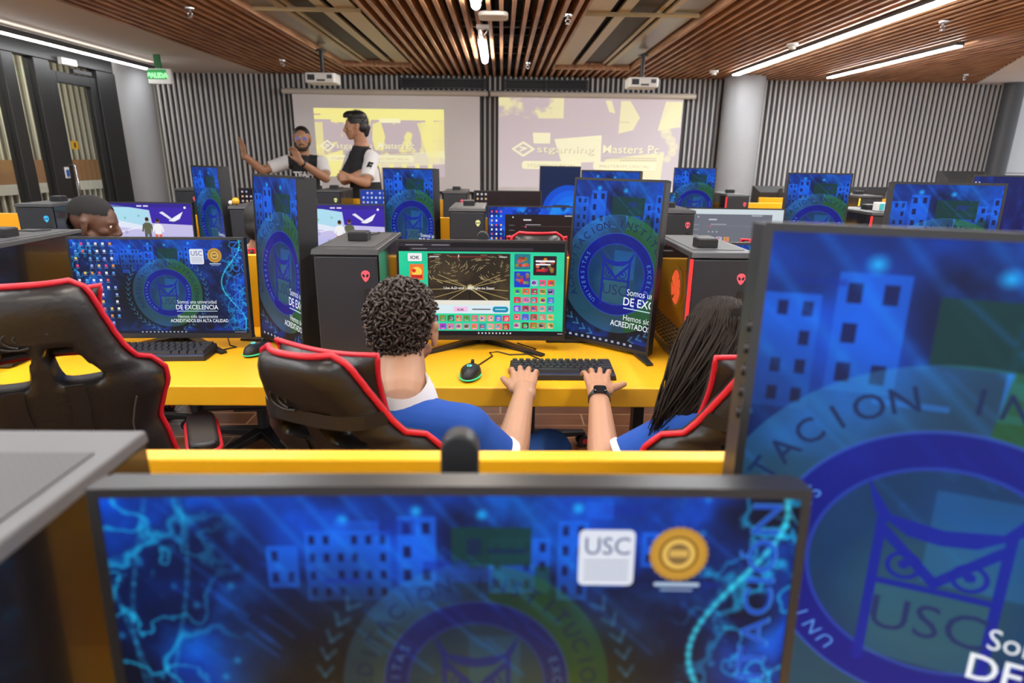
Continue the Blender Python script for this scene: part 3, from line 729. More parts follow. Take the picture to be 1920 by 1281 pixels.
# metal service panels in the two openings
GOLD = mat('champagne metal', (.58, .47, .29, 1), .4, metal=.3, noise=.08, nscale=1.5)
STEELP = mat('brushed steel panel', (.36, .36, .35, 1), .36, metal=.5, noise=.1, nscale=1.2)
OLIVE = mat('dark olive mesh panel', srgb(66, 60, 44), .6)
for side, (a, b) in (('left', PL), ('right', PR)):
    w = b-a; S = (lambda t: a+w*t) if side == 'left' else (lambda t: b-w*t)
    for (t0, t1, mm, z, nm) in ((0, .24, STEELP, .05, 'steel_panel'), (.24, .30, GOLD, .035, 'pale_strip'), (.31, .36, GOLD, .055, 'pale_strip'), (.36, .60, OLIVE, .07, 'mesh_panel'), (.60, .70, GOLD, .045, 'pale_strip'), (.70, .77, DARKVOID, .09, 'dark_slot'), (.77, .97, GOLD, .04, 'beige_panel'), (.97, 1.0, DARKVOID, .06, 'dark_slot')):
        x0, x1 = sorted((S(t0), S(t1)))
        MB().b2((x0, Y0C, CEIL+z), (x1-.004, PEND, CEIL+z+.02)).build(nm, mm, pl)
    MB().b2((a, 4.985, CEIL+.018), (b, 5.006, CEIL+.045)).build('cross_bar', mat('beige bar', srgb(190, 170, 130), .5), pl)
    MB().b2((a-.014, Y0C, CEIL+.0), (a, PEND, CEIL+.1)).build('edge_board', WOOD, pl)
# white soffit along the slanting right edge
q = [(6.16, YB), (XR+1.6, YB), (XR+1.6, YN), (edge_right(YN), YN)]
so = MB().prism(q[::-1], CEIL-.005, CEIL+.06).build('ceiling_right', PLASTER); struct(so)
# ducts and tubes seen between the open slats
for (x, z, r, lab) in ((-.62, 2.66, .07, 'left'), (.30, 2.64, .05, 'right')):
    MB().cyl((x, Y0C, z), (x, YB-.1, z), r, n=18).build('service_pipe', mat('dark pipe', srgb(44, 48, 56), .5, metal=.4), pl, smooth=60)
for y in (4.7, 5.5, 6.3, 7.0, 7.7): MB().cyl((PL[1], y, 2.60), (PR[0], y, 2.60), .012, n=8).build('conduit', mat('steel conduit', srgb(96, 102, 112), .4, metal=.6), pl)

# ------------------------------------------------------------------ lamps
GLOW = emit('lamp diffuser', (.97, .985, 1.0, 1), LAMP_STRENGTH); GLOW_FAR = emit('bright lamp diffuser', (.97, .985, 1.0, 1), FAR_STRENGTH); GLOW_FILL = emit('added fill lamp diffuser', (.97, .985, 1.0, 1), 56.0)
TUBE = emit('plenum tube', (1.0, .93, .84, 1), PLENUM_STRENGTH)
ALU = mat('lamp body', srgb(70, 72, 76), .4, metal=.3)
def linear_lamp(x, y0, y1, z, w, lab, hang=0.0, group='linear lamps under the ceiling', glow=None):
    o = empty('linear_lamp', (x, (y0+y1)/2, z)); tag(o, lab, 'ceiling lamp', group)
    L = (y1-y0)/2
    MB().b2((-w/2-.006, -L, .004), (w/2+.006, L, .05+hang)).build('housing', ALU, o)
    MB().b2((-w/2, -L+.01, -.004), (w/2, L-.01, .006)).build('diffuser', glow or GLOW, o)
    return o
linear_lamp(-3.96, 1.2, 7.62, 2.272, .05, 'long lit lamp hung under the white ceiling by the glass wall', .0)
up_ = MB().b2((-.02, -3.2, .0505), (.02, 3.2, .053)).build('upward_diffuser', emit('upward glow', (1, .97, .93, 1), 3.0), bpy.data.objects['linear_lamp'])
linear_lamp(2.73, 2.6, 7.72, CEIL-.03, .07, 'long lit lamp on the slatted ceiling above the right column', -.02, glow=GLOW_FAR)
linear_lamp(3.91, 5.67, 7.85, CEIL-.03, .06, 'short lit lamp on the slatted ceiling at the far right', -.02, glow=GLOW_FAR)
linear_lamp(-2.45, -2.0, 2.6, CEIL-.03, .07, 'added fill lamp on the slatted ceiling behind the viewer, left', -.02)  # unseen lamp, added as fill from behind the viewer
linear_lamp(-1.43, -1.0, 4.2, CEIL-.03, .07, 'added fill lamp below the metal panels above the front bench, left', -.02, glow=GLOW_FILL)  # added out of view to brighten the desks and the standing men
linear_lamp(1.02, -1.0, 4.2, CEIL-.03, .07, 'added fill lamp below the metal panels above the front bench, right', -.02, glow=GLOW_FILL)  # right-hand counterpart, likewise added out of view for more light
linear_lamp(3.4, .5, 3.2, CEIL-.03, .06, 'added fill lamp on the ceiling beyond the right edge of the view', -.02)  # unseen lamp, added for extra light from the right
for k, (x, y, l) in enumerate(((-.182, 6.40, 1.0), (-.178, 4.02, .96), (-.18, 1.9, 1.2), (-.18, -.3, 1.2))):
    o = empty('tube_lamp', (x, y, 2.335)); tag(o, ('lit tube lamp under the middle slats before the far wall', 'lit tube lamp under the middle slats at the top edge of the view', 'tube lamp under the middle slats above the first students', 'tube lamp under the middle slats above the front bench')[k], 'ceiling lamp', 'tube lamps under the open slats')
    MB().cap((0, -l/2, 0), (0, l/2, 0), .032, .032, 14).build('tube', TUBE, o, smooth=60)
    MB().b2((-.04, -l/2-.03, .02), (.04, l/2+.03, .055)).build('housing', WHITEP, o, bevel=.01)
    MB().b2((-.006, -.01, .05), (.006, .01, .52)).build('rod', METAL, o)

# ------------------------------------------------------------------ fittings on ceiling and far wall
o = empty('wireless_access_point', (-.069, 4.90, 2.335)); tag(o, 'white rounded wireless access point under the middle slats', 'access point')
MB().prism(rounded(.215, .215, .05), 0, .03).build('body', WHITEP, o, bevel=.012, seg=3)
MB().cyl((0, 0, .03), (0, 0, .12), .012).build('mount', METAL, o)
o = empty('ceiling_bracket', (-.157, 5.27, 2.33)); tag(o, 'small white bracket with hanging clip between the middle slats', 'bracket')
MB().b2((-.05, -.03, .0), (.05, .03, .03)).build('plate', WHITEP, o, bevel=.005)
MB().tube([(-.03, 0, 0), (-.02, 0, -.04), (.01, 0, -.05), (.035, 0, -.01)], .007).build('clip', CHROME, o, smooth=80)
for k, (x, y, lab) in enumerate(((-2.218, 4.853, 'sprinkler head on the left slats, nearest the viewer'), (-2.394, 7.288, 'sprinkler head on the left slats near the far wall'), (3.218, 4.891, 'sprinkler head on the right slats above the long lamp'), (5.399, 7.637, 'sprinkler head on the right slats by the white soffit'), (.469, 4.88, 'sprinkler head at the right edge of the open slats'), (.276, 7.221, 'sprinkler head in the open slats before the far wall'))):
    o = empty('sprinkler', (x, y, CEIL)); tag(o, lab, 'sprinkler', 'ceiling sprinklers')
    MB().lathe([(.035, 0), (.034, -.008), (.012, -.012), (.012, -.03)], n=16).build('escutcheon', CHROME, o, smooth=40)
    MB().tube([(-.013, 0, -.028), (-.016, 0, -.042), (0, 0, -.056), (.016, 0, -.042), (.013, 0, -.028)], .004).build('yoke', CHROME, o, smooth=80)
    MB().cyl((0, 0, -.055), (0, 0, -.06), .018, n=12).build('deflector', CHROME, o)
for k, (x, y, lab) in enumerate(((2.435, 7.6, 'small white detector on the slats left of the long lamp end'), (2.544, 5.85, 'white detector on the slats beside the middle of the long lamp'))):
    o = empty('smoke_detector', (x, y, CEIL)); tag(o, lab, 'smoke detector', 'smoke detectors')
    MB().lathe([(.05, 0), (.05, -.018), (.042, -.026)], n=20).build('base', WHITEP, o, smooth=40); MB().lathe([(.028, -.026), (.03, -.045), (.02, -.05)], n=16).build('sensor', WHITEP, o, smooth=40)
o = empty('dome_camera', (6.62, 8.3, CEIL-.006)); tag(o, 'dome security camera under the white soffit at far right', 'security camera')
MB().lathe([(.065, 0), (.065, -.03)], n=20).build('base', WHITEP, o, smooth=40); MB().ell((0, 0, -.032), (.05, .05, .045)).build('dome', mat('dark dome', (.02, .02, .025, 1), .1), o, smooth=180)
# exit sign
o = empty('exit_sign', (-3.61, 7.02, 2.075)); tag(o, 'lit green and white SALIDA exit sign hung from the ceiling', 'exit sign')
MB().b2((-.115, -.02, 0), (.125, .02, .15)).build('housing', WHITEP, o, bevel=.006)
MB().b2((-.112, -.0225, .045), (.085, -.0205, .14)).build('lit_panel', emit('exit green', (.03, .55, .10, 1), .45, False), o)
letters('lettering', 'SALIDA', .062, emit('exit letters', (.35, 1, .42, 1), 1.0, False), o, Matrix.Translation((-.006, -.024, .062)) @ UPRIGHT, .006)
MB().prism([(-.108, .09), (-.094, .105), (-.094, .075)], 0, .001, Matrix.Translation((0, -.024, 0)) @ UPRIGHT).build('arrow', MATS['exit letters'], o)
MB().b2((-.03, -.015, .15), (.03, .015, .285)).build('stem', emit('exit stem green', (.05, .35, .1, 1), .1, False), o)
# air grilles
for k, (x0, x1, lab) in enumerate(((-1.31, -.21, 'dark air grille high on the far wall, left one'), (.02, 1.10, 'dark air grille high on the far wall, right one'))):
    o = empty('air_grille', ((x0+x1)/2, YB-.034, 2.272)); tag(o, lab, 'air grille', 'air grilles above the screens'); w = (x1-x0)/2
    fr = MB()
    for (a, b, c_, d_) in ((-w, w, .045, .062), (-w, w, -.062, -.045), (-w, -w+.03, -.05, .05), (w-.03, w, -.05, .05)): fr.b2((a, -.03, c_), (b, .0, d_))
    fr.build('frame', DARKP, o); MB().b2((-w+.03, -.004, -.05), (w-.03, .0, .05)).build('backing', BLACKP, o)
    for q in range(4): MB().box((0, -.014, -.033+.022*q), (2*w-.06, .016, .004), Euler((R(35), 0, 0)).to_matrix()).build('louvre', GREYP, o)
    MB().b2((-.008, -.028, -.05), (.008, -.004, .05)).build('divider', DARKP, o)
# projection screens
CV_L, CV_R = projection(False), projection(True)
FABRIC = mat('white screen fabric', (.90, .88, .89, 1), .85)
def proj_screen(x0, x1, fx0, fx1, zb, img, cv, lab):
    o = empty('projection_screen', ((x0+x1)/2, YB-.13, 2.15)); tag(o, lab, 'projection screen', 'roll-down projection screens'); h = (x1-x0)/2; cx = (x0+x1)/2
    MB().cyl((-h, 0, 0), (h, 0, 0), .034, n=18).build('casing', mat('casing white', srgb(206, 198, 186), .45), o, smooth=50)
    for s in (-1, 1):
        MB().cyl((s*h, 0, 0), (s*(h-.012), 0, 0), .038, n=18).build('end_cap', GREYP, o, smooth=50)
        MB().b2((s*h*.9-.02, 0, -.02), (s*h*.9+.02, .13, .045)).build('bracket', GREYP, o)
    MB().b2((fx0-cx, .026, zb-2.15), (fx1-cx, .029, -.02)).build('fabric', FABRIC, o)
    MB().b2((fx0-cx-.012, .0255, zb-2.15), (fx0-cx, .0285, -.02)).build('black_border', BLACKP, o); MB().b2((fx1-cx, .0255, zb-2.15), (fx1-cx+.012, .0285, -.02)).build('black_border', BLACKP, o)
    MB().cyl((fx0-cx, .027, zb-2.16), (fx1-cx, .027, zb-2.16), .014).build('bottom_bar', BLACKP, o)
    a, b, c_, d_ = img
    me = bpy.data.meshes.new('projected_picture'); me.from_pydata([(a-cx, .0245, c_-2.15), (b-cx, .0245, c_-2.15), (b-cx, .0245, d_-2.15), (a-cx, .0245, d_-2.15)], [], [(0, 1, 2, 3)])
    uv = me.uv_layers.new(name='UVMap')
    for l, p in zip(uv.data, ((0, 0), (1, 0), (1, 1), (0, 1))): l.uv = p
    me.materials.append(screen_mat('projected advert '+lab[:5], cv, .8, .85, .1, (.35, .35, .36, 1)))
    p = bpy.data.objects.new('projected_picture', me); C.objects.link(p); p.parent = o
proj_screen(-2.80, -.172, -2.68, -.29, .93, (-2.42, -.753, 1.11, 1.955), CV_L, 'left white roll-down screen behind the two standing men')
proj_screen(-.166, 2.49, -.05, 2.335, .93, (-.045, 2.33, 1.0, 2.11), CV_R, 'right roll-down screen filled by the yellow and mauve advert')
# projectors
for k, (x, y, lab) in enumerate(((-1.79, 6.62, 'white projector on a black pole above the standing men'), (1.40, 6.62, 'white projector on a black pole left of the thick column'))):
    o = empty('projector', (x, y, 2.10)); tag(o, lab, 'projector', 'ceiling projectors')
    MB().prism(rounded(.30, .24, .03), -.045, .05).build('body', WHITEP, o, bevel=.012, seg=3)
    MB().b2((-.12, -.123, -.02), (-.05, -.119, .03)).build('exhaust_vent', DARKP, o); MB().b2((.07, -.123, -.005), (.12, -.119, .03)).build('port_panel', GREYP, o); MB().b2((-.03, -.123, -.03), (.05, -.119, -.012)).build('sticker', LIDP, o)
    MB().cyl((.06, .12, 0), (.06, .145, 0), .03).build('lens', BLACKP, o, smooth=50)
    MB().cyl((0, 0, .05), (0, 0, CEIL-2.10+.02), .02).build('pole', BLACKP, o, smooth=50); MB().lathe([(.05, CEIL-2.10-.01), (.05, CEIL-2.10+.01)], n=16).build('ceiling_plate', BLACKP, o)

# ------------------------------------------------------------------ desks: one continuous yellow bench per row, with a low screen panel at its back
DZ = .74
ROWS = {0: .24, 1: 1.77, 2: 3.30, 3: 4.95}                 # front of the computer cases in each row
def desk(yc, x0, x1, lab, legs):
    y0, y1 = yc-.135, yc+.50-(.065 if yc < 1 else 0)
    o = empty('computer_desk', ((x0+x1)/2, (y0+y1)/2, 0)); tag(o, lab, 'desk', 'yellow computer benches'); w = (x1-x0)/2; d = (y1-y0)/2
    MB().b2((-w, -d, DZ-.06), (w, d, DZ)).build('desktop', YELLOW, o, bevel=.004)
    MB().b2((-w, d, .62), (w, d+.028, 1.015)).build('back_panel', YELLOW, o, bevel=.003)
    for x in legs:
        MB().b2((x-(x0+x1)/2-.02, -d+.10, 0), (x-(x0+x1)/2+.02, -d+.16, DZ-.06)).build('leg', METAL, o, bevel=.003)
        MB().b2((x-(x0+x1)/2-.02, d-.10, 0), (x-(x0+x1)/2+.02, d-.04, DZ-.06)).build('leg', METAL, o, bevel=.003)
        MB().b2((x-(x0+x1)/2-.016, -d+.16, DZ-.12), (x-(x0+x1)/2+.016, d-.10, DZ-.06)).build('cross_rail', METAL, o)
    MB().b2((-w+.1, d-.09, DZ-.1), (w-.1, d-.03, DZ-.062)).build('cable_tray', METAL, o)
    return o
desk(ROWS[0], -1.5, 2.2, 'yellow bench nearest the viewer, its panel edge showing above the front monitor', (-1.45, 2.15))
desk(ROWS[1], -3.0, 3.6, 'yellow bench where the two students in blue type', (-2.95, -1.72, .535, 3.55))
desk(ROWS[2], -3.35, 3.9, 'yellow bench of the second student row, behind the curly haired student', (-3.3, -1.55, .75, 3.85))
desk(ROWS[3], -2.75, 3.9, 'yellow bench nearest the projection screens', (-2.7, -.5, 1.6, 3.85))
o = empty('computer_desk', (3.9, 6.85, 0)); tag(o, 'short yellow bench by the ribbed wall at right, monitors turned away', 'desk', 'yellow computer benches')
MB().b2((-1.2, -.3, DZ-.06), (1.2, .35, DZ)).build('desktop', YELLOW, o, bevel=.004); MB().b2((-1.2, -.33, .62), (1.2, -.3, 1.0)).build('back_panel', YELLOW, o, bevel=.003)
for sx in (-1.1, 1.1): MB().b2((sx-.02, -.2, 0), (sx+.02, .2, DZ-.06)).build('leg', METAL, o)

# ------------------------------------------------------------------ monitors
SCREENS = {}
def S(name):
    if name not in SCREENS:
        mk = {'campus': lambda: screen_mat('campus desktop', campus(1080), 1.0), 'campus_glow': lambda: screen_mat('campus desktop with painted glow', campus(1080, False, 3, True), 1.0), 'campus_icons': lambda: screen_mat('campus desktop with icons', campus(900, True, 3), 1.0),
              'game': lambda: screen_mat('game website', game_site(), 1.0), 'lobby': lambda: screen_mat('game hall', lobby(0), 1.0), 'lobby2': lambda: screen_mat('game hall swapped', lobby(1), 1.0),
              'launcher': lambda: screen_mat('dark app window', launcher(False), 1.0), 'pale': lambda: screen_mat('app window paled by painted glare', launcher(True), .9),
              'dark_icons': lambda: screen_mat('dark icon desktop', icon_desk((26, 12, 24), 9, 6, False), .9), 'blue_icons': lambda: screen_mat('blue icon desktop', icon_desk((16, 60, 170), 9, 5, False, (70, 50, 120)), .9),
              'dark_bloom': lambda: screen_mat('dark desktop with blue swirl', icon_desk((34, 20, 22), 3, 5, True), .9), 'tall_bloom': lambda: screen_mat('tall blue swirl desktop', bloom_tall(), 1.0),
              'navy_icons': lambda: screen_mat('navy desktop', icon_desk((10, 22, 90), 2, 2, False), 1.0)}
        SCREENS[name] = mk[name]()
    return SCREENS[name]
def screen_obj(w, h, y, cz, m, parent, uv=(0, 1, 0, 1), curve=0.0):
    n = 12 if curve else 1; vs = []; fs = []
    for i in range(n+1):
        t = i/n*2-1
        for z in (-h/2, h/2): vs.append((t*w/2, y-curve*t*t, cz+z))
    fs = [(2*i, 2*i+2, 2*i+3, 2*i+1) for i in range(n)]
    me = bpy.data.meshes.new('screen'); me.from_pydata(vs, [], fs); u = me.uv_layers.new(name='UVMap')
    for p in me.polygons:
        for li in p.loop_indices:
            v = me.vertices[me.loops[li].vertex_index].co
            u.data[li].uv = (uv[0]+(uv[1]-uv[0])*(v.x/w+.5), uv[2]+(uv[3]-uv[2])*((v.z-cz)/h+.5))
    me.materials.append(m); o = bpy.data.objects.new('screen', me); C.objects.link(o); o.parent = parent
    return o
BEZEL = mat('monitor bezel', (.02, .02, .022, 1), .35); SHELLB = mat('monitor back shell', (.020, .021, .024, 1), .42)
def monitor(x, y, yaw, scr, lab, tall=False, group=None, neck=.355, uv=None, tilt=4, buttons=False, dz=0.0, flare=0.0, neckw=.021):
    """stands on the desk at (x, y); its face looks along -y before turning by yaw"""
    o = empty('monitor' if not tall else 'upright_monitor', (x, y, DZ), R(yaw)); tag(o, lab, 'monitor', group or ('upright monitors' if tall else 'wide monitors'))
    W, H, z0 = (.335, .56, .010) if tall else (.56, .335, .036)
    z0 += dz
    cv = .010 if tall else .006
    T = Matrix.Translation((0, 0, z0)) @ Matrix.Rotation(R(-tilt), 4, 'X')        # lean back about the lower edge
    def lean(ob): ob.matrix_local = T; return ob
    # rim: front frame around the picture
    bw, bb = .008, (.016 if not tall else .012)
    n = 10; m = MB()
    def prof(t): return -cv*t*t
    for i in range(n):
        a, b = i/n*2-1, (i+1)/n*2-1
        xa, xb = a*W/2, b*W/2; ya, yb = prof(a), prof(b)
        m.hexa([(xa, ya-.012, 0), (xb, yb-.012, 0), (xb, yb+.012, 0), (xa, ya+.012, 0)], [(xa, ya-.012, bb), (xb, yb-.012, bb), (xb, yb+.012, bb), (xa, ya+.012, bb)])
        m.hexa([(xa, ya-.012, H-bw), (xb, yb-.012, H-bw), (xb, yb+.012, H-bw), (xa, ya+.012, H-bw)], [(xa, ya-.012, H), (xb, yb-.012, H), (xb, yb+.012, H), (xa, ya+.012, H)])
    for s in (-1, 1):
        xa = s*W/2; xb = s*(W/2-bw); x0, x1 = min(xa, xb), max(xa, xb); yy = prof(1)
        m.b2((x0, yy-.012, bb*.5), (x1, yy+.012, H-bw*.5))
    lean(m.build('bezel', BEZEL, o))
    # back shell: slab that narrows towards the rear
    m = MB(); e = .002; k = .02 if tall else .05
    f0, f1 = -.003, ((.04 if flare or y > 2.5 or x < 0 else .016) if tall else .014)
    m.hexa([(-W/2+e, f0, e), (W/2-e, f0, e), (W/2-e+flare, f1, e), (-W/2+e-flare, f1, e)], [(-W/2+e, f0, H-e), (W/2-e, f0, H-e), (W/2-e+flare, f1, H-e), (-W/2+e-flare, f1, H-e)])
    q = .06
    m.add([(-W/2+e-flare, f1, e), (W/2-e+flare, f1, e), (W/2-e+flare, f1, H-e), (-W/2+e-flare, f1, H-e), (-W/2+q, f1+k, q), (W/2-q, f1+k, q), (W/2-q, f1+k, H-q), (-W/2+q, f1+k, H-q)],
          [(0, 1, 5, 4), (1, 2, 6, 5), (2, 3, 7, 6), (3, 0, 4, 7), (4, 5, 6, 7)])
    lean(m.build('back_shell', SHELLB, o))
    sw, sh = W-2*bw, H-bw-bb
    if uv is None: uv = (.358, .674, 0, 1) if tall and (scr or '').startswith('campus') else (0, 1, 0, 1)
    so_ = screen_obj(sw, sh, -.0105+cv*.0, bb+sh/2, S(scr) if scr else BLACKP, o, uv, cv*.95); lean(so_)
    if buttons:
        for j in range(5): lean(MB().cyl((-W/2-.004, .006, H-.10-.022*j), (-W/2+.004, .006, H-.10-.022*j), .006, n=10).build('button', BLACKP, o, smooth=40))
    # stand: flat neck with a rounded top, two splayed feet
    yk = .085
    MB().prism([(-neckw, .0), (neckw, 0)]+[(neckw*math.cos(t), neck-neckw+neckw*math.sin(t)) for t in np.linspace(0, PI, 9)], -.011, .011, Matrix.Translation((0, yk, 0)) @ UPRIGHT).build('stand_neck', SHELLB, o, bevel=.003)
    MB().b2((-.045, .03, H*.5+z0-.05), (.045, yk+.002, H*.5+z0+.05)).build('mount_block', SHELLB, o, bevel=.004)
    for s in (-1, 1):
        m = MB(); a = Vector((s*.012, yk+.012, 0)); b = Vector((s*(.205 if not tall or y < 2.5 else .13), -.075 if not tall or y < 2.5 else -.05, 0)); d = (b-a).normalized(); nn = Vector((-d.y, d.x, 0))
        m.hexa([a-nn*.02, b-nn*.011, b+nn*.011, a+nn*.02] if s > 0 else [a-nn*.02, b-nn*.011, b+nn*.011, a+nn*.02], [p+Vector((0, 0, h)) for p, h in zip((a-nn*.02, b-nn*.011, b+nn*.011, a+nn*.02), (.018, .008, .008, .018))])
        m.build('foot', BLACKP, o, bevel=.002)
    return o

# ------------------------------------------------------------------ computer towers (origin at the front left lower corner)
TW, TD, TH = .19, .43, .372
SIDEG = mat('dark side glass', (.010, .010, .012, 1), .22, spec=.5, coat=.2)
FRONTP = mat('tower front', (.020, .024, .033, 1), .45)
def grille_mat():
    m = bpy.data.materials.new('perforated lid'); m.use_nodes = True; nt = m.node_tree; b = nt.nodes['Principled BSDF']
    tc = nt.nodes.new('ShaderNodeTexCoord'); vo = nt.nodes.new('ShaderNodeTexVoronoi'); vo.inputs['Scale'].default_value = 130; vo.inputs['Randomness'].default_value = 0
    cr = nt.nodes.new('ShaderNodeValToRGB'); cr.color_ramp.elements[0].position = .42; cr.color_ramp.elements[0].color = (.02, .02, .022, 1); cr.color_ramp.elements[1].position = .5; cr.color_ramp.elements[1].color = (.055, .055, .058, 1)
    nt.links.new(tc.outputs['Object'], vo.inputs['Vector']); nt.links.new(vo.outputs['Distance'], cr.inputs[0]); nt.links.new(cr.outputs[0], b.inputs['Base Color']); b.inputs['Roughness'].default_value = .5
    return m
GRILLE = grille_mat()
GLOWS = {'red': emit('red light strip', (1, .03, .03, 1), 1.1, False), 'cyan': emit('cyan badge', (.05, .5, .9, 1), .9, False), 'pink': emit('pink red badge', (.95, .12, .16, 1), .8, False),
         'lemon': emit('pale yellow badge', (.85, .85, .35, 1), .8, False), 'yellow': emit('yellow light strip', (1, .75, .05, 1), 1.0, False), 'orange': emit('orange light strip', (1, .16, .04, 1), .9, False)}
def tower(x, y, lab, badge='pink', strip=None, fan=False, yaw=0, group='computer towers'):
    o = empty('computer_tower', (x, y, DZ), R(yaw)); tag(o, lab, 'computer', group)
    MB().b2((.006, .012, .012), (TW-.006, TD, TH-.012)).build('case_frame', DARKP, o) if not fan else None
    if fan:
        m = MB(); m.b2((.028, .012, .012), (TW-.006, TD, TH-.012)); m.b2((.0, TD-.01, .012), (.06, TD, TH-.012)); m.b2((0, .012, .012), (.06, TD, .03)); m.b2((0, .012, .012), (.06, .03, TH-.012)); m.build('case_frame', DARKP, o)
        fm = MB()
        fm.tube([(.012, .17+.062*math.cos(a), .235+.062*math.sin(a)) for a in np.linspace(0, 2*PI, 25)[:-1]], .006, closed=True)
        fm.build('fan_ring', mat('fan frame', (.05, .03, .03, 1), .5), o, smooth=60)
        b = MB(); YZ = Matrix(((0, 0, 1, .010), (1, 0, 0, .17), (0, 1, 0, .235), (0, 0, 0, 1)))
        for k in range(6):
            a = 2*PI*k/6; rr = np.linspace(.016, .057, 6)
            lead = [(r*math.cos(a+9*(r-.016)), r*math.sin(a+9*(r-.016))) for r in rr]; trail = [(r*math.cos(a+9*(r-.016)+.75), r*math.sin(a+9*(r-.016)+.75)) for r in rr[::-1]]
            b.prism(lead+trail, 0, .004, YZ)
        b.prism([(.015*math.cos(t), .015*math.sin(t)) for t in np.linspace(0, 2*PI, 17)[:-1]], 0, .004, YZ)
        b.build('fan_blades', emit('red lit fan', (.95, .07, .05, 1), 1.3, False), o, smooth=60)
        MB().b2((.0, .03, .03), (.003, TD-.012, TH-.014)).build('side_window', glass('tower side glass', (.9, .86, .84, 1), .03, even=.22), o)
        g = MB()
        for r_ in range(6):
            for c_ in range(18): g.box((-.001, .06+.018*c_, .045+.014*r_+.004*(c_ % 2)), (.002, .007, .010))
        g.build('vent_slots', BLACKP, o)
    else:
        MB().b2((.0, .016, .014), (.006, TD-.004, TH-.014)).build('side_panel', SIDEG, o)
    MB().b2((TW-.006, .016, .014), (TW, TD-.004, TH-.014)).build('side_panel', SIDEG, o)
    MB().b2((.004, 0, .004), (TW-.004, .014, TH-.02)).build('front_panel', FRONTP, o, bevel=.005)
    m = MB(); m.hexa([(-.002, -.006, TH-.016), (TW+.002, -.006, TH-.016), (TW+.002, TD, TH-.012), (-.002, TD, TH-.012)], [(0, .0, TH), (TW, .0, TH), (TW, TD, TH), (0, TD, TH)])
    lid = m.build('lid', LIDP if y < .5 else LIDD, o, bevel=.002)  # nearest lid gets a lighter grey that stands in for stronger light
    MB().b2((.018, .05, TH), (TW-.018, TD-.05, TH+.0015)).build('grille', GRILLE, lid)
    MB().b2((.01, .02, 0), (TW-.01, TD-.02, .012)).build('base', RUBBER, o)
    if badge:
        head = [(0, -.017), (.006, -.012), (.0125, .001), (.012, .011), (.006, .0165), (0, .0175), (-.006, .0165), (-.012, .011), (-.0125, .001), (-.006, -.012)]
        bd = MB().prism(head, -.001, .0015, Matrix.Translation((TW*.80, -.001, TH*.79)) @ UPRIGHT).build('badge', GLOWS[badge], o)
        e = MB()
        for s in (-1, 1): e.ell((TW*.80+s*.0055, -.0022, TH*.79+.002), (.0034, .0008, .0055), Euler((0, R(s*28), 0)).to_matrix(), 8, 6)
        e.build('badge_eyes', BLACKP, bd)
        MB().prism(rounded(.022, .10, .010), -.001, .001, Matrix.Translation((TW*.82, -.001, TH*.56)) @ UPRIGHT).build('port_slot', BLACKP, o)
        for q in range(3): MB().b2((TW*.82-.005, -.0028, TH*.56-.03+.025*q), (TW*.82+.005, -.001, TH*.56-.022+.025*q)).build('port', GREYP, o)
    if strip: MB().b2((-.003, -.004, .05), (.006, .006, TH-.02)).build('light_strip', GLOWS[strip], o, bevel=.002)
    return o
def antenna(tx, ty, dx, dy, lab, cable=True):
    o = empty('antenna_box', (tx+dx, ty+dy, DZ+TH+.0016)); tag(o, lab, 'antenna', 'small antenna boxes on the towers')
    MB().prism(rounded(.062, .062, .006), 0, .026).build('housing', BLACKP, o, bevel=.002)
    MB().prism(rounded(.056, .056, .006), .026, .028).build('top_plate', DARKP, o)
    if cable: MB().tube([(.0, .03, .008), (.0, .06, .012), (.02, .10, .006), (.03, .17, .004)], .0028).build('cable', BLACKP, o, smooth=80)
    return o
TOWERS = [
 (-.49-.045, 0, 'nearest computer tower with the light grey perforated lid, lower left', None, None, False, 'antenna'),
 (-1.67, 1, 'black computer tower behind the empty gaming chair at left', None, None, False, 'a'),
 (-.548, 1, 'dark computer tower left of the green game screen', 'pink', None, False, 'a'),
 (.556, 1, 'computer tower with red light strip and red fan behind its side window', 'pink', 'red', True, 'a'),
 (-2.545, 2, 'black computer tower with a cyan badge near the glass wall', 'cyan', None, False, 'a'),
 (-1.437, 2, 'dark computer tower showing between two tall screens, toy on its lid', None, None, False, None),
 (-.278, 2, 'grey fronted computer tower with a pale yellow badge', 'lemon', None, False, 'a'),
 (.845, 2, 'computer tower left of the washed out grey monitor', 'pink', 'orange', False, 'a'),
 (1.985, 2, 'computer tower with red strip seen over the big right monitor', 'pink', 'red', False, 'a'),
 (-2.56, 3, 'black tower in the screen row behind the game hall monitor at left', 'pink', None, False, None),
 (-1.46, 3, 'black tower in front of the standing man with crossed arms', 'lemon', None, False, 'a'),
 (-.465, 3, 'grey tower in the screen row below the gap between the screens', 'pink', None, False, 'a'),
 (.655, 3, 'dark tower in the screen row hidden behind a tall monitor', 'pink', None, False, None),
 (1.785, 3, 'dark tower with a short red strip before the thick round column', 'pink', 'red', False, 'a'),
 (2.856, 3, 'tower with a yellow light strip far right before the ribbed wall', 'pink', 'yellow', False, 'a'),
]
ANT = {0: 'small box on the lid of the nearest tower', 1: 'small black box on the tower by the empty chair', 2: 'small black box on the tower left of the green game screen', 3: 'small black box on the tower with the red fan', 4: 'small black box on the tower with cyan badge',
       6: 'small black box on the tower with pale yellow badge', 7: 'small black box on the tower left of the grey monitor', 8: 'small box on the tower seen over the right monitor', 10: 'small black box on the tower before the crossed-arms man', 11: 'small black box on the tower below the gap between screens', 13: 'small black box on the tower before the thick column', 14: 'small black box on the tower with yellow strip'}
for i, (x, r, lab, bd, st, fan, an) in enumerate(TOWERS):
    y = ROWS[r]+(-.12 if i == 0 else 0)
    t = tower(x, y, lab, bd, st, fan)
    if i in (0,): continue
    if i in ANT: antenna(x, y, .095 if i != 3 else .075, .20 if i != 3 else .12, ANT[i])
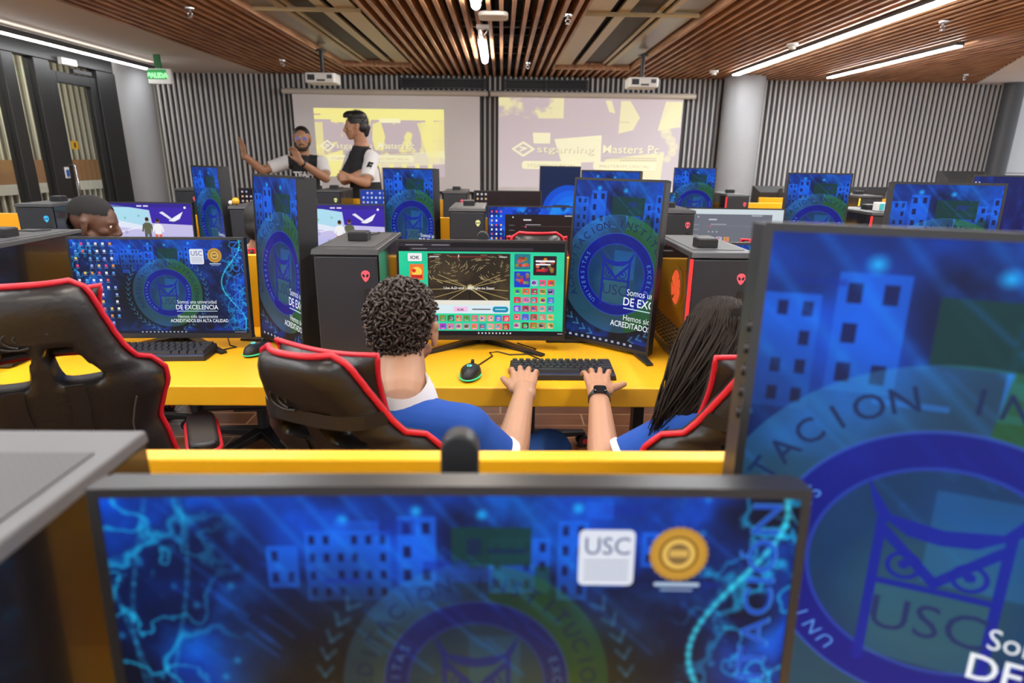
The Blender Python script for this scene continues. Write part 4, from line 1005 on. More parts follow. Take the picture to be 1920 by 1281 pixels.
# the nearest tower carries the same lid, painted lighter as if strongly lit
# toy on the second row tower
o = empty('toy_figure', (-1.42, 3.36, DZ+TH+.0016)); tag(o, 'tiny yellow and white toy on the tower between two tall screens', 'toy')
MB().ell((0, 0, .018), (.020, .016, .018)).build('body', mat('toy yellow', srgb(210, 160, 40), .6), o, smooth=180); MB().ell((-.026, -.004, .011), (.011, .010, .011)).build('head', WHITEP, o, smooth=180)

GW = 'wide monitors on the benches'
monitor(-.036, .413, 0, 'campus_glow', dz=.013, neckw=.017, lab='large blurred wide monitor in the foreground with USC tile and gold seal', neck=.398, group=GW)
monitor(.384, .470, -22, 'campus', 'large blurred upright monitor filling the right edge, owl emblem close up', True, buttons=True, tilt=4, flare=.012, dz=.008)
monitor(-1.12, 2.0, 2, 'campus_icons', 'wide monitor at left with icon columns and the slogan in white', group=GW)
monitor(-.064, 2.0, 0, 'game', 'wide monitor with the green game website before the curly haired student', neck=.392, group=GW)
monitor(1.035, 2.0, 0, 'campus', 'wide monitor behind the long haired student, hidden by the big right monitor', group=GW)
monitor(-.725, 1.995, -47, 'campus', 'upright monitor turned to the left beside the dark tower', True, tilt=3)
monitor(.366, 2.02, -40, 'campus', 'upright monitor right of the green game screen with the whole owl emblem', True, tilt=4)
monitor(1.44, 2.0, -12, 'campus', 'upright monitor with glare at right, top of the ring just showing', True, tilt=3)
monitor(-2.015, 3.52, 0, 'lobby', 'wide monitor with two game figures behind the laughing man', group=GW)
monitor(-.935, 3.52, 0, 'lobby2', 'wide monitor with game figures behind the dark tower lid', group=GW)
monitor(.20, 3.52, 0, 'launcher', 'wide monitor with a dark app window above the green game screen', group=GW)
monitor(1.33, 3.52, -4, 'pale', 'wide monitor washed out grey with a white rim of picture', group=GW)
monitor(-1.61, 3.50, -42, 'campus', 'narrow looking upright monitor left of the man with glasses', True, tilt=0)
monitor(-.51, 3.52, -26, 'campus', 'upright monitor right of the crossed-arms man', True, tilt=0)
monitor(.607, 3.50, -26, 'campus', 'upright monitor whose top edge shows above the owl emblem monitor', True, tilt=0)
monitor(1.77, 3.50, -12, 'campus', 'upright hazy blue monitor before the ribbed wall at right', True, tilt=0)
monitor(2.73, 3.40, -6, 'navy_icons', 'dark blue upright monitor with four icons at the right edge', True, tilt=0)
monitor(-1.88, 5.18, 0, 'dark_icons', 'wide dark monitor full of icons below the man with glasses', group=GW)
monitor(-.89, 5.18, 0, 'blue_icons', 'wide blue monitor with icons beside the crossed-arms man', group=GW)
monitor(.05, 5.18, 0, 'dark_bloom', 'wide dark monitor with a blue swirl before the right screen', group=GW)
monitor(1.17, 5.18, 0, 'campus', 'wide monitor with the gold seal showing left of the far upright monitor', group=GW)
monitor(.478, 5.18, -10, 'tall_bloom', 'upright monitor with a blue swirl before the right screen', True, tilt=0)
monitor(1.585, 5.18, -14, 'campus', 'upright monitor left of the thick round column', True, tilt=0)
monitor(3.00, 6.80, 180, None, 'black back of a monitor on the far bench, left of the hazy blue monitor', group=GW)
monitor(3.93, 6.80, 184, None, 'black back of a monitor on the far bench, right of the hazy blue monitor', group=GW)
monitor(3.66, 5.0, 170, None, 'black back of an upright monitor before the far right wall', True, tilt=0)
o = empty('drinks_carton', (2.09, 3.40, DZ+TH+.0016)); tag(o, 'small white and turquoise box on the tower seen over the right monitor', 'box')
MB().b2((-.032, -.03, 0), (.032, .03, .045)).build('carton', WHITEP, o, bevel=.003); MB().b2((-.03, -.0312, .006), (-.004, -.0301, .04)).build('print', mat('turquoise print', srgb(70, 190, 200), .5), o); MB().b2((.003, -.0312, .006), (.029, -.0301, .04)).build('print', MATS['turquoise print'], o)

# ------------------------------------------------------------------ keyboards and mice
KEYM = mat('dark keycap', (.022, .023, .03, 1), .5); KEYSIDE = mat('keyboard plate', (.016, .016, .02, 1), .45)
def keyboard(x, y, yaw, lab):
    o = empty('keyboard', (x, y, DZ), R(yaw)); tag(o, lab, 'keyboard', 'black gaming keyboards')
    W, D = .318, .112
    m = MB(); m.hexa([(-W/2, -D/2, 0), (W/2, -D/2, 0), (W/2, D/2, 0), (-W/2, D/2, 0)], [(-W/2+.004, -D/2+.003, .018), (W/2-.004, -D/2+.003, .018), (W/2-.004, D/2-.003, .028), (-W/2+.004, D/2-.003, .028)])
    m.build('case', KEYSIDE, o, bevel=.003)
    rows = ([1]*13+[2], [1.5]+[1]*12+[1.5], [1.75]+[1]*11+[2.25], [2.25]+[1]*10+[2.75], [1.25, 1.25, 1.25, 6.25, 1.25, 1.25, 1.25, 1.25])
    u = (W-.014)/15; shapes = {}
    for j, rw in enumerate(rows):
        cx = -W/2+.007; cy = D/2-.012-(D-.022)/5*(j+.38)-.002
        for wk in rw:
            if wk not in shapes:
                w, d = wk*u-.0022, .0175; k = MB(); k.hexa([(-w/2, -d/2, 0), (w/2, -d/2, 0), (w/2, d/2, 0), (-w/2, d/2, 0)], [(-w/2+.0024, -d/2+.0024, .0095), (w/2-.0024, -d/2+.0024, .0095), (w/2-.0024, d/2-.001, .0095), (-w/2+.0024, d/2-.001, .0095)])
                shapes[wk] = k.mesh('key', KEYM)
            kb = bpy.data.objects.new('key', shapes[wk]); C.objects.link(kb); kb.parent = o
            kb.location = (cx+wk*u/2, cy, .0235+(cy/D)*.010); cx += wk*u
    MB().b2((-W/2+.006, -D/2+.006, .0185), (W/2-.006, D/2-.006, .0195)).build('glow_gap', emit('key backlight', (.10, .16, .55, 1), .12, False), o)
    return o
keyboard(.186, 1.752, 0, 'black compact keyboard under the hands of the two students')
keyboard(-1.10, 1.905, 3, 'black keyboard below the monitor with the icon columns')
def mouse(x, y, yaw, lab, pts):
    o = empty('computer_mouse', (x, y, DZ), R(yaw)); tag(o, lab, 'mouse', 'black gaming mice')
    m = MB(); nz = 9; n = 22; prof = [(1.0, .004), (1.03, .010), (1.0, .017), (.93, .024), (.80, .030), (.60, .0345), (.36, .0375), (.12, .0385)]
    vs = []; fs = []
    for k, z in prof:
        for i in range(n):
            a = 2*PI*i/n; px, py = .031*math.cos(a)*k, .058*math.sin(a)*k; px *= 1-.12*math.cos(2*a)*.5*(abs(math.sin(a))); vs.append((px*(1-.08*(py < 0)), py, z*(1+.10*(-py/.058)) if z > .02 else z))
    for j in range(len(prof)-1):
        for i in range(n): fs.append((j*n+i, j*n+(i+1) % n, (j+1)*n+(i+1) % n, (j+1)*n+i))
    fs += [tuple(range(n))[::-1], tuple(range((len(prof)-1)*n, len(prof)*n))]
    m.add(vs, fs); m.build('body', BLACKP, o, smooth=70)
    MB().tube([(.032*math.cos(a)*1.0, .0585*math.sin(a), .009) for a in np.linspace(PI*.98, 2.02*PI, 24)], .0022, 6).build('light_strip', emit('mouse glow', (.05, .85, .35, 1), .8, False), o, smooth=80)
    MB().cyl((-.004, .034, .036), (.004, .034, .036), .008, n=14).build('wheel', RUBBER, o, smooth=50)
    g = [(.007*math.cos(a), -.016+.007*math.sin(a), .0412) for a in np.linspace(.7, 5.6, 12)]+[(.007, -.016, .0412), (.001, -.016, .0412)]
    MB().tube(g, .0014, 5).build('logo', emit('cyan logo', (.15, .8, .75, 1), .9, False), o)
    MB().tube([(0, .055, .012)]+[tuple(p) for p in pts], .0022, 6).build('cable', BLACKP, o, smooth=80)
    return o
mouse(-.090, 1.725, -8, 'black mouse with green light left of the curly student\'s hand', [(0.004, .09, .004), (.02, .15, .003), (.035, .20, .003), (.02, .235, .003), (.045, .25, .003), (.09, .22, .004), (.15, .24, .003), (.17, .30, .003), (.10, .36, .003)])
mouse(-.805, 1.94, -18, 'black mouse with green light between the two left chairs', [(-.01, .08, .004), (-.05, .12, .003), (-.11, .13, .003), (-.15, .17, .003)])
for k, (pts, lab) in enumerate((([(.02, 2.08, DZ+.003), (.05, 2.0, DZ+.003), (.10, 1.93, DZ+.003), (.145, 1.86, DZ+.003), (.15, 1.812, DZ+.008)], 'black cable from the keyboard under the green game screen'), ([(-.98, 2.12, DZ+.003), (-.93, 2.02, DZ+.003), (-.90, 2.0, DZ+.003), (-.95, 1.95, DZ+.003)], 'black cable on the desk below the left slogan monitor'))):
    tag(MB().tube(pts, .0024, 6).build('cable', BLACKP, smooth=80), lab, 'cable', 'loose desk cables')
o = MB().b2((-.80, 2.13, DZ), (-.70, 2.19, DZ+.045)).build('power_adapter', BLACKP, bevel=.003); tag(o, 'black adapter with a white label at the foot of the turned upright monitor', 'adapter')
MB().b2((-.775, 2.1285, DZ+.012), (-.735, 2.13, DZ+.04)).build('sticker', mat('paper label', srgb(205, 205, 205), .7), o)

# ------------------------------------------------------------------ gaming chairs (origin on the floor under the seat, sitter faces +y)
OUT = [(.0, .175), (.06, .195), (.16, .203), (.30, .205), (.42, .192), (.50, .180), (.57, .193), (.625, .207), (.67, .207), (.705, .190), (.745, .152), (.785, .136), (.84, .122), (.90, .109), (.95, .099), (.985, .088), (1.0, .070)]
def hw(t):
    for (a, p), (b, q) in zip(OUT[:-1], OUT[1:]):
        if t <= b: s = (t-a)/(b-a); s = s*s*(3-2*s)*.5+s*.5; return p+(q-p)*s
    return OUT[-1][1]
def gaming_chair(x, y, yaw, lab, lift=0.0, recl=12, holes=True, detail=True, flip_arm=True, arms=(-1, 1), base=0):
    o = empty('gaming_chair', (x, y, 0), R(yaw)); tag(o, lab, 'chair', 'black and red gaming chairs')
    SZ = .46+lift; BH = .70; y0 = -.175; z0 = SZ-.02; tr = math.tan(R(recl))
    def back(s, t, off=0.0):
        w = hw(t); xx = s*w; z = z0+t*BH*math.cos(R(recl))
        bol = .055*abs(s)**3*(1 if t < .72 else .5)
        return Vector((xx, y0-t*BH*math.sin(R(recl))+bol+off, z))
    CR = math.cos(R(recl))*BH
    def rear(s, t): e = max(0.0, (t-.90)/.10); return .034*max(0, 1-abs(s)**6)**.5*max(0, 1-e*e)**.5+.004
    def front(s, t): e = max(0.0, (t-.90)/.10); return .046*max(0, 1-abs(s)**4)**.5*max(0, 1-e*e)**.5+.004
    nx, nz = 40, 64; vs = []
    for j in range(nz+1):
        for i in range(nx+1):
            vs.append(back(i/nx*2-1, j/nz))
    fs = []
    def hole(s, t):
        if not holes: return False
        xx = abs(s*hw(t)); tau = (t-.705)/.105
        if not 0 < tau < 1: return False
        return .026-.012*tau < xx < .100-.045*tau
    for j in range(nz):
        for i in range(nx):
            if hole((i+.5)/nx*2-1, (j+.5)/nz): continue
            a = j*(nx+1)+i; fs.append((a, a+1, a+nx+2, a+nx+1))
    bm = bmesh.new(); bv = [bm.verts.new(p) for p in vs]; st_ = {}
    for j in range(nz+1):
        for i in range(nx+1): st_[bv[j*(nx+1)+i]] = (i/nx*2-1, j/nz)
    for f in fs: bm.faces.new([bv[q] for q in f])
    inner = [q for q in bm.verts if q.is_boundary and abs(st_[q][0]) < .95 and .05 < st_[q][1] < .95]
    for _ in range(4): bmesh.ops.smooth_vert(bm, verts=inner, factor=.5, use_axis_x=True, use_axis_y=True, use_axis_z=True)
    live = [q for q in bm.verts if q.link_faces]; num = {q: k for k, q in enumerate(live)}; N = len(live); V2 = []; F2 = []
    inn = set(inner)
    for sg in (-1, 1):
        for q in live:
            s_, t_ = st_[q]; V2.append(q.co+Vector((0, (-rear(s_, t_) if sg < 0 else front(s_, t_))*(.7 if q in inn else 1), 0)))
    for f in bm.faces:
        l = [num[q] for q in f.verts]; F2.append(l); F2.append([N+k for k in l[::-1]])
    for e in bm.edges:
        if e.is_boundary: a, b = num[e.verts[0]], num[e.verts[1]]; F2.append([a, b, N+b, N+a])
    bm.free(); mb_ = MB(); mb_.add(V2, F2); b = mb_.build('backrest', LEATHER, o, smooth=62)
    ts = np.linspace(.02, 1.0, 46)
    rim = [back(-1, t) for t in ts]+[back(q, 1.0) for q in np.linspace(-.8, .8, 8)]+[back(1, t) for t in ts[::-1]]
    cz_ = z0+.5*CR
    MB().tube([p+Vector((math.copysign(.004, p.x) if abs(p.x) > .08 else 0, -.003, .004 if p.z > cz_ else 0)) for p in rim], .0060, 7).build('piping', REDTRIM, o, smooth=80)
    # head pillow held by a strap
    pm = MB(); n = 14; pv = []; pf = []
    for sgn in (-1, 1):
        for j in range(n+1):
            for i in range(n+1):
                u_, v_ = i/n*2-1, j/n*2-1; r = (1-abs(u_)**4)*(1-abs(v_)**4); e = 1-.10*(1-abs(v_)**2)*abs(u_)**2
                p = back(0, .86)+Vector((u_*.118*(1-.07*(1-u_*u_)*(v_*v_))*e, .068+sgn*.042*r**.6-.02*v_, v_*.078*(1-.12*(1-u_*u_)))); pv.append(p)
    N = (n+1)**2
    for k in range(2):
        for j in range(n):
            for i in range(n): a = k*N+j*(n+1)+i; pf.append((a, a+1, a+n+2, a+n+1))
    pm.add(pv, pf); pil = pm.build('head_pillow', LEATHER, o, smooth=180)
    loop = [pv[i] for i in range(n+1)]+[pv[(j+1)*(n+1)-1] for j in range(1, n+1)]+[pv[n*(n+1)+i] for i in range(n-1, -1, -1)]+[pv[j*(n+1)] for j in range(n-1, 0, -1)]
    MB().tube(loop, .0055, 6, True).build('pillow_piping', REDTRIM, pil, smooth=80)
    st = MB()
    pts = [back(s, .80, -rear(s, .8)-.003) for s in np.linspace(-1.04, 1.04, 13)]
    for p, q in zip(pts[:-1], pts[1:]): st.hexa([p+Vector((0, -.003, -.014)), q+Vector((0, -.003, -.014)), q+Vector((0, .003, -.014)), p+Vector((0, .003, -.014))], [p+Vector((0, -.003, .014)), q+Vector((0, -.003, .014)), q+Vector((0, .003, .014)), p+Vector((0, .003, .014))])
    if detail and not flip_arm: st.build('pillow_strap', BLACKP, o)
    if detail:
        for s in (-1, 1):
            q = MB(); prev = None
            for t in np.linspace(.70, .42, 8):
                p = back(s*.25, t, -.040); a = p+Vector((-.016, 0, 0)); c_ = p+Vector((.016, 0, 0))
                if prev: q.hexa([a+Vector((0, -.004, 0)), c_+Vector((0, -.004, 0)), c_, a], [prev[0]+Vector((0, -.004, 0)), prev[1]+Vector((0, -.004, 0)), prev[1], prev[0]])
                prev = (a, c_)
            q.build('rear_strap', BLACKP, o)
            MB().tube([back(s*.72, t, -rear(s*.72, t)) for t in np.linspace(.08, .62, 12)], .0022, 5).build('seam', mat('grey stitching', (.07, .07, .075, 1), .6), o, smooth=80)
        em = MB()
        for k in range(3): em.tube([back(.0, .86, -.037)+Vector((.028*math.cos(a)*(1+.2*k)-.012*k, 0, .014*math.sin(a)*(1+.25*k))) for a in np.linspace(.3+k*.8, 3.6+k*.8, 9)], .003, 5)
        em.build('embossed_mark', LEATHER, o, smooth=80)
    # seat
    sm = MB(); n = 16; sv = []
    for j in range(n+1):
        for i in range(n+1):
            u_, v_ = i/n*2-1, j/n*2-1; sv.append((u_*.25, .03+v_*.235, SZ+.012+.035*abs(u_)**3-.02*max(0, v_)**4))
    lo = [(p[0]*.96, p[1], SZ-.075) for p in sv]
    fs = [(j*(n+1)+i, j*(n+1)+i+1, (j+1)*(n+1)+i+1, (j+1)*(n+1)+i) for j in range(n) for i in range(n)]
    N = (n+1)**2; fl = [tuple(N+q for q in f[::-1]) for f in fs]; ring = [i for i in range(n+1)]+[(j+1)*(n+1)-1 for j in range(1, n+1)]+[n*(n+1)+i for i in range(n-1, -1, -1)]+[j*(n+1) for j in range(n-1, 0, -1)]
    sd = [(ring[(k+1) % len(ring)], ring[k], N+ring[k], N+ring[(k+1) % len(ring)]) for k in range(len(ring))]
    sm.add(sv+lo, fs+fl+sd); sm.build('seat', LEATHER, o, smooth=50, bevel=.015)
    MB().tube([(-.25, -.2, SZ+.03)]+[(-.252, yy, SZ+.036) for yy in np.linspace(-.15, .22, 6)]+[(-.2, .268, SZ+.0), (.2, .268, SZ+.0)]+[(.252, yy, SZ+.036) for yy in np.linspace(.22, -.15, 6)]+[(.25, -.2, SZ+.03)], .006, 6).build('seat_piping', REDTRIM, o, smooth=80)
    for s in arms:
        a = MB(); a.tube([(s*.23, -.02, SZ-.06), (s*.265, -.02, SZ-.04), (s*.265, -.02, SZ+.15)], .018, 8); arm = a.build('arm_post', METAL, o, smooth=60)
        ap = MB().prism(rounded(.075, .25, .035), SZ+.15, SZ+.185, Matrix.Translation((s*.265, .02, 0))).build('armrest', BLACKP, o, bevel=.01, seg=3)
        MB().tube([(s*.265+p[0]*1.04, .02+p[1]*1.02, SZ+.158) for p in rounded(.075, .25, .035)], .007, 6, True).build('armrest_trim', REDTRIM, ap, smooth=80)
    for s in (-1, 1):
        MB().lathe([(.05, 0), (.05, .03), (.03, .034)], (s*.20, -.19, SZ+.0), 18, rot=Euler((0, R(90*s), 0)).to_matrix()).build('hinge_cover', BLACKP, o, smooth=40)
        MB().b2((s*.205-.012, -.24, SZ-.07), (s*.205+.012, -.12, SZ+.10)).build('hinge_bracket', METAL, o, bevel=.004)
    MB().cyl((0, 0, .10), (0, 0, SZ-.11), .025).build('gas_column', BLACKP, o, smooth=50); MB().b2((-.09, -.12, SZ-.115), (.09, .12, SZ-.074)).build('mechanism', METAL, o, bevel=.005)
    for k in range(5):
        a = R(90+72*k+base); d = Vector((math.cos(a), math.sin(a), 0)); nn = Vector((-d.y, d.x, 0)); p, q = d*.02, d*.29
        m = MB(); m.hexa([p-nn*.03+Vector((0, 0, .075)), q-nn*.017+Vector((0, 0, .06)), q+nn*.017+Vector((0, 0, .06)), p+nn*.03+Vector((0, 0, .075))], [p-nn*.03+Vector((0, 0, .115)), q-nn*.017+Vector((0, 0, .08)), q+nn*.017+Vector((0, 0, .08)), p+nn*.03+Vector((0, 0, .115))])
        lg = m.build('base_leg', BLACKP, o, bevel=.004)
        c = MB()
        for s in (-1, 1): c.cyl(d*.285+nn*(s*.010)+Vector((0, 0, .03)), d*.285+nn*(s*.026)+Vector((0, 0, .03)), .03, n=16)
        ca = c.build('caster', BLACKP, lg, smooth=40); MB().cyl(d*.285+nn*.027+Vector((0, 0, .03)), d*.285-nn*.027+Vector((0, 0, .03)), .014, n=12).build('caster_hub', REDTRIM, ca, smooth=40)
        MB().cyl(d*.285+Vector((0, 0, .05)), d*.285+Vector((0, 0, .075)), .008).build('caster_stem', METAL, lg)
    return o
gaming_chair(-1.055, 1.43, 28, 'empty black gaming chair with red piping, seen from behind at left', .0)
gaming_chair(-.168, 1.47, -24, 'black gaming chair with red piping holding the curly haired student', -.03, 27, flip_arm=False, arms=(-1,))
gaming_chair(.352, 1.47, 22, 'black gaming chair with red piping holding the long haired student', -.03, 27, flip_arm=False, arms=(1,), base=36)
gaming_chair(-1.90, 2.90, -10, 'gaming chair of the laughing man, hidden behind the left bench', -.10, 12, False, False)
gaming_chair(-1.14, 2.72, 6, 'gaming chair of the man half hidden by the turned upright monitor', -.10, 12, False, False)
gaming_chair(.14, 2.68, 0, 'empty gaming chair, its red edged top showing above the green game screen', -.035, 12, False, False)
gaming_chair(1.03, 2.68, 8, 'empty gaming chair, its red edged top showing before the grey monitor', -.035, 12, False, False)

# ------------------------------------------------------------------ people: each body is grown as one continuous skin from overlapping tapered limbs
def skin_mat(name, col, sss=.06):
    m = mat(name, col, .48, noise=.06, nscale=30); b = m.node_tree.nodes['Principled BSDF']
    b.inputs['Subsurface Weight'].default_value = sss; b.inputs['Subsurface Radius'].default_value = (.02, .008, .005)
    return m
SKIN_T = skin_mat('tan skin', (.44, .225, .135, 1)); SKIN_L = skin_mat('light tan skin', (.46, .25, .155, 1)); SKIN_D = skin_mat('dark skin', (.10, .045, .028, 1), .03); SKIN_M = skin_mat('olive skin', (.42, .22, .13, 1))
BLUE = mat('royal blue polo cloth', (.003, .058, .33, 1), .85, noise=.06, nscale=25, bump=.12, bscale=60)
NAVY = mat('navy trouser cloth', (.012, .03, .09, 1), .85); WHITEC = mat('white cloth', (.78, .78, .80, 1), .8, bump=.1, bscale=40); BLACKC = mat('black jersey cloth', (.012, .013, .017, 1), .75, bump=.1, bscale=40)
JEANS = mat('dark jeans', (.02, .025, .05, 1), .85); SHOE = mat('dark shoe', (.02, .02, .02, 1), .6)
def grow(m, name, mats, voxel, smooth=4, parent=None, paint=None, factor=.5):
    """melt the overlapping closed pieces of m into one smooth skin"""
    me = m.mesh('pieces', mats); o = bpy.data.objects.new('pieces', me); C.objects.link(o)
    r = o.modifiers.new('r', 'REMESH'); r.mode = 'VOXEL'; r.voxel_size = voxel; r.use_smooth_shade = True
    if smooth: s = o.modifiers.new('s', 'SMOOTH'); s.factor = factor; s.iterations = smooth
    dg = bpy.context.evaluated_depsgraph_get(); dg.update()
    n = bpy.data.meshes.new_from_object(o.evaluated_get(dg)); n.name = name
    bpy.data.objects.remove(o); bpy.data.meshes.remove(me)
    n.materials.clear()
    for q in (mats if isinstance(mats, (list, tuple)) else [mats]): n.materials.append(q)
    if paint:
        for p in n.polygons: p.material_index = paint(p.center)
    else:
        n.polygons.foreach_set('material_index', [0]*len(n.polygons))
    n.shade_smooth()
    ob = bpy.data.objects.new(name, n); C.objects.link(ob)
    if parent is not None: ob.parent = parent
    return ob
def hand(m, wrist, d, n, side, curl=(20, 30, 25), spread=1.0, k=1.0, thumb_open=45, thumb_curl=15):
    """palm from the wrist along d; n = back of the hand; the thumb leaves towards side"""
    d = Vector(d).normalized(); n = Vector(n); n = (n-d*n.dot(d)).normalized(); s = Vector(side); s = (s-d*s.dot(d)-n*s.dot(n)).normalized(); w = Vector(wrist)
    P = lambda a, b, c=0: w+d*(a*k)+s*(b*k)+n*(c*k)
    for b, r in ((.026, .0125), (.009, .0135), (-.008, .013), (-.024, .0115)):
        m.cap(P(.006, b*.62, .0), P(.082-abs(b-.005)*.25, b*1.05, .002), .0145*k, r*k, 10, 3)
    m.cap(P(-.02, .008, 0), P(.012, .010, 0), .021*k, .020*k, 12, 3); m.cap(P(-.02, -.010, 0), P(.012, -.010, 0), .021*k, .020*k, 12, 3)
    m.cap(P(.012, .028, -.004), P(.052, .034, -.008), .013*k, .014*k, 10, 3)          # ball of the thumb
    for i, (b, L) in enumerate(((.0275, .070), (.0095, .079), (-.0085, .073), (-.0255, .058))):
        base = P(.080-abs(b-.005)*.28, b, .003); fan = (b*4.2*spread); dd = (d+s*fan*.9).normalized(); a = 0
        ax = dd.cross(n).normalized(); p = base; r = .0086*k*(1 if i < 3 else .88)
        for j, (seg, cu) in enumerate(zip((.45, .31, .24), curl)):
            a += cu*(1+.08*i); v = dd*math.cos(R(a))-n*math.sin(R(a)); q = p+v*(L*seg*k)
            m.cap(p, q, r, r*.9, 9, 3); p = q; r *= .9
    tb = P(.030, .033, -.006); v = (d*math.cos(R(thumb_open))+s*math.sin(R(thumb_open))-n*.15).normalized(); t1 = tb+v*(.034*k)
    m.cap(tb, t1, .0125*k, .0108*k, 10, 3)
    v2 = (v*math.cos(R(thumb_curl))+d*math.sin(R(thumb_curl))).normalized(); t2 = t1+v2*(.030*k); m.cap(t1, t2, .0105*k, .0085*k, 10, 3)
def nails(m, wrist, d, n, side, curl, spread, k):
    pass
def head(m, c, M, k=1.0, jaw=1.0, neck_to=None, neck_r=.056, ears=True, chin=1.0, ear=0.0):
    """M turns head axes (x right, y face, z crown) into the world"""
    c = Vector(c); T = lambda x, y, z: c+M @ Vector((x*k, y*k, z*k))
    E = lambda x, y, z, a, b, h, rot=None: m.ell(T(x, y, z), (a*k, b*k, h*k), M if rot is None else M @ rot, 20, 12)
    E(0, -.012, .028, .075, .094, .084); E(0, .030, .010, .066, .062, .080); E(0, .032, -.045, .055*jaw, .055, .060); E(0, .058, -.088, .030*jaw, .026, .024*chin)
    for s in (-1, 1):
        E(s*.040, .052, -.022, .024, .026, .024); m.cap(T(s*.056*jaw, .005, -.050), T(s*.022, .058, -.092), .018*k, .016*k, 10, 3)
        m.cap(T(s*.012, .086, .020), T(s*.042, .074, .020), .0085*k, .008*k, 8, 3)                     # brow
        m.cap(T(s*.006, .088, -.062), T(s*.022, .078, -.062), .0075*k, .006*k, 8, 3)                    # lips
        if ears:
            R_ = Euler((R(8), 0, R(s*-18))).to_matrix()
            E(s*(.078+ear), -.012, -.006, .007, .019, .032, R_); E(s*(.080+ear), -.016, .012, .010, .015, .014, R_); E(s*(.077+ear), -.006, -.034, .007, .010, .011, R_)
    m.cap(T(0, .088, .012), T(0, .106, -.028), .009*k, .013*k, 10, 3); E(0, .100, -.036, .019, .012, .010)
    m.cap(T(0, .086, -.055), T(0, .083, -.068), .011*k, .010*k, 8, 3)
    if neck_to is not None: m.cap(T(0, -.022, -.045), neck_to, neck_r*k*.96, neck_r*1.06, 18, 4)
def eyes(parent, c, M, k=1.0, iris=(.05, .025, .012, 1)):
    c = Vector(c)
    for s in (-1, 1):
        p = c+M @ Vector((s*.031*k, .0725*k, .004*k))
        e = MB().ell(p, (.0118*k,)*3, None, 12, 8).build('eye', mat('eye white', (.75, .73, .70, 1), .3), parent, smooth=180)
        MB().ell(p+M @ Vector((0, .0085*k, 0)), (.0058*k, .0055*k, .0058*k), M, 10, 6).build('iris', mat('dark iris', iris, .2), e, smooth=180)
def axes(face, tilt_side=0.0):
    y = Vector(face).normalized(); z = Vector((0, 0, 1)); x = y.cross(z).normalized(); z = x.cross(y)
    return (Matrix((x, y, z)).transposed()) @ Euler((0, R(tilt_side), 0)).to_matrix()

# ---- student with curly hair, seen from behind
o = empty('person', (-.16, 1.37, 0)); tag(o, 'person with short dark curly hair and blue white-collared polo, seated from behind, typing', 'person')
inv = Matrix.Translation((.16, -1.37, 0))
def local(m): m.v = [tuple(inv @ Vector(p)) for p in m.v]; return m
HC = Vector((-.236, 1.42, .972)); HM = axes((.06, 1, -.10)); KH = .94
NB = Vector((-.226, 1.305, .855))
m = MB(); head(m, HC, HM, KH, neck_to=NB, neck_r=.058, ear=.005)
SHR, SHL = Vector((-.080, 1.235, .785)), Vector((-.375, 1.27, .805)); ELR, WRR = Vector((.016, 1.245, .69)), Vector((.064, 1.532, .772)); ELL, WRL = Vector((-.46, 1.45, .66)), Vector((-.33, 1.64, .60))
CH, PV = Vector((-.215, 1.275, .70)), Vector((-.15, 1.38, .53))
m.cap(NB+Vector((-.0, -.01, -.05)), CH, .062, .125, 20); m.cap(CH, PV, .125, .145, 20); m.cap(SHL, SHR, .05, .05, 16)
m.cap(SHR, ELR, .050, .040, 16); m.cap(ELR, ELR.lerp(WRR, .3), .040, .041, 16); m.cap(ELR.lerp(WRR, .3), WRR, .041, .026, 16)
hand(m, WRR, (.04, 1, .16), (0, -.1, 1), (-1, .1, 0), (-4, 34, 26), 2.3, 1.04, 26, 10)
m.cap(SHL, ELL, .050, .040, 16); m.cap(ELL, WRL, .040, .026, 16); hand(m, WRL, (.5, 1, -.5), (0, .5, 1), (1, -.5, 0), (30, 35, 25), .8)
KR, KL = Vector((.15, 1.71, .50)), Vector((-.33, 1.74, .49)); FR, FL = Vector((.14, 1.70, .08)), Vector((-.32, 1.76, .08))
for h, kn, ft in ((PV+Vector((.09, .02, -.02)), KR, FR), (PV+Vector((-.09, .02, -.02)), KL, FL)):
    m.cap(h, kn, .085, .060, 16); m.cap(kn, ft, .056, .040, 14); m.cap(ft+Vector((0, 0, -.035)), ft+Vector((0, .17, -.045)), .038, .032, 12)
body = grow(local(m), 'body', SKIN_L, .0031, 3, o)
# trousers and polo over it
m = MB()
m.cap(PV+Vector((0, 0, .05)), PV, .160, .165, 20)
for h, kn, ft in ((PV+Vector((.09, .02, -.02)), KR, FR), (PV+Vector((-.09, .02, -.02)), KL, FL)): m.cap(h, kn, .098, .074, 16); m.cap(kn, ft, .070, .056, 14)
grow(local(m), 'trousers', mat('blue trouser cloth', (.006, .05, .20, 1), .85), .008, 3, o)
for s, ft in ((1, FR), (-1, FL)): local(MB().cap(ft+Vector((0, -.02, -.036)), ft+Vector((0, .19, -.044)), .043, .036, 14)).build('shoe', SHOE, o, smooth=60)
m = MB(); sR = SHR.lerp(ELR, .72); sL = SHL.lerp(ELL, .66)
m.cap(NB+Vector((-.0, -.012, -.075)), CH, .075, .136, 24); m.cap(CH, PV+Vector((0, 0, .06)), .138, .160, 24); m.cap(SHL, SHR, .068, .068, 20)
m.cap(NB+Vector((.02, -.01, -.055)), SHR, .056, .062, 16); m.cap(NB+Vector((-.02, -.01, -.055)), SHL, .056, .062, 16)
dR = (ELR-SHR).normalized(); dL = (ELL-SHL).normalized()
m.cyl(SHR, sR, .064, .062, 18); m.cyl(SHL, sL, .064, .062, 18)
m.ell(CH+Vector((.06, -.12, .02)), (.05, .03, .09), None)
grow(local(m), 'polo_shirt', BLUE, .006, 5, o)
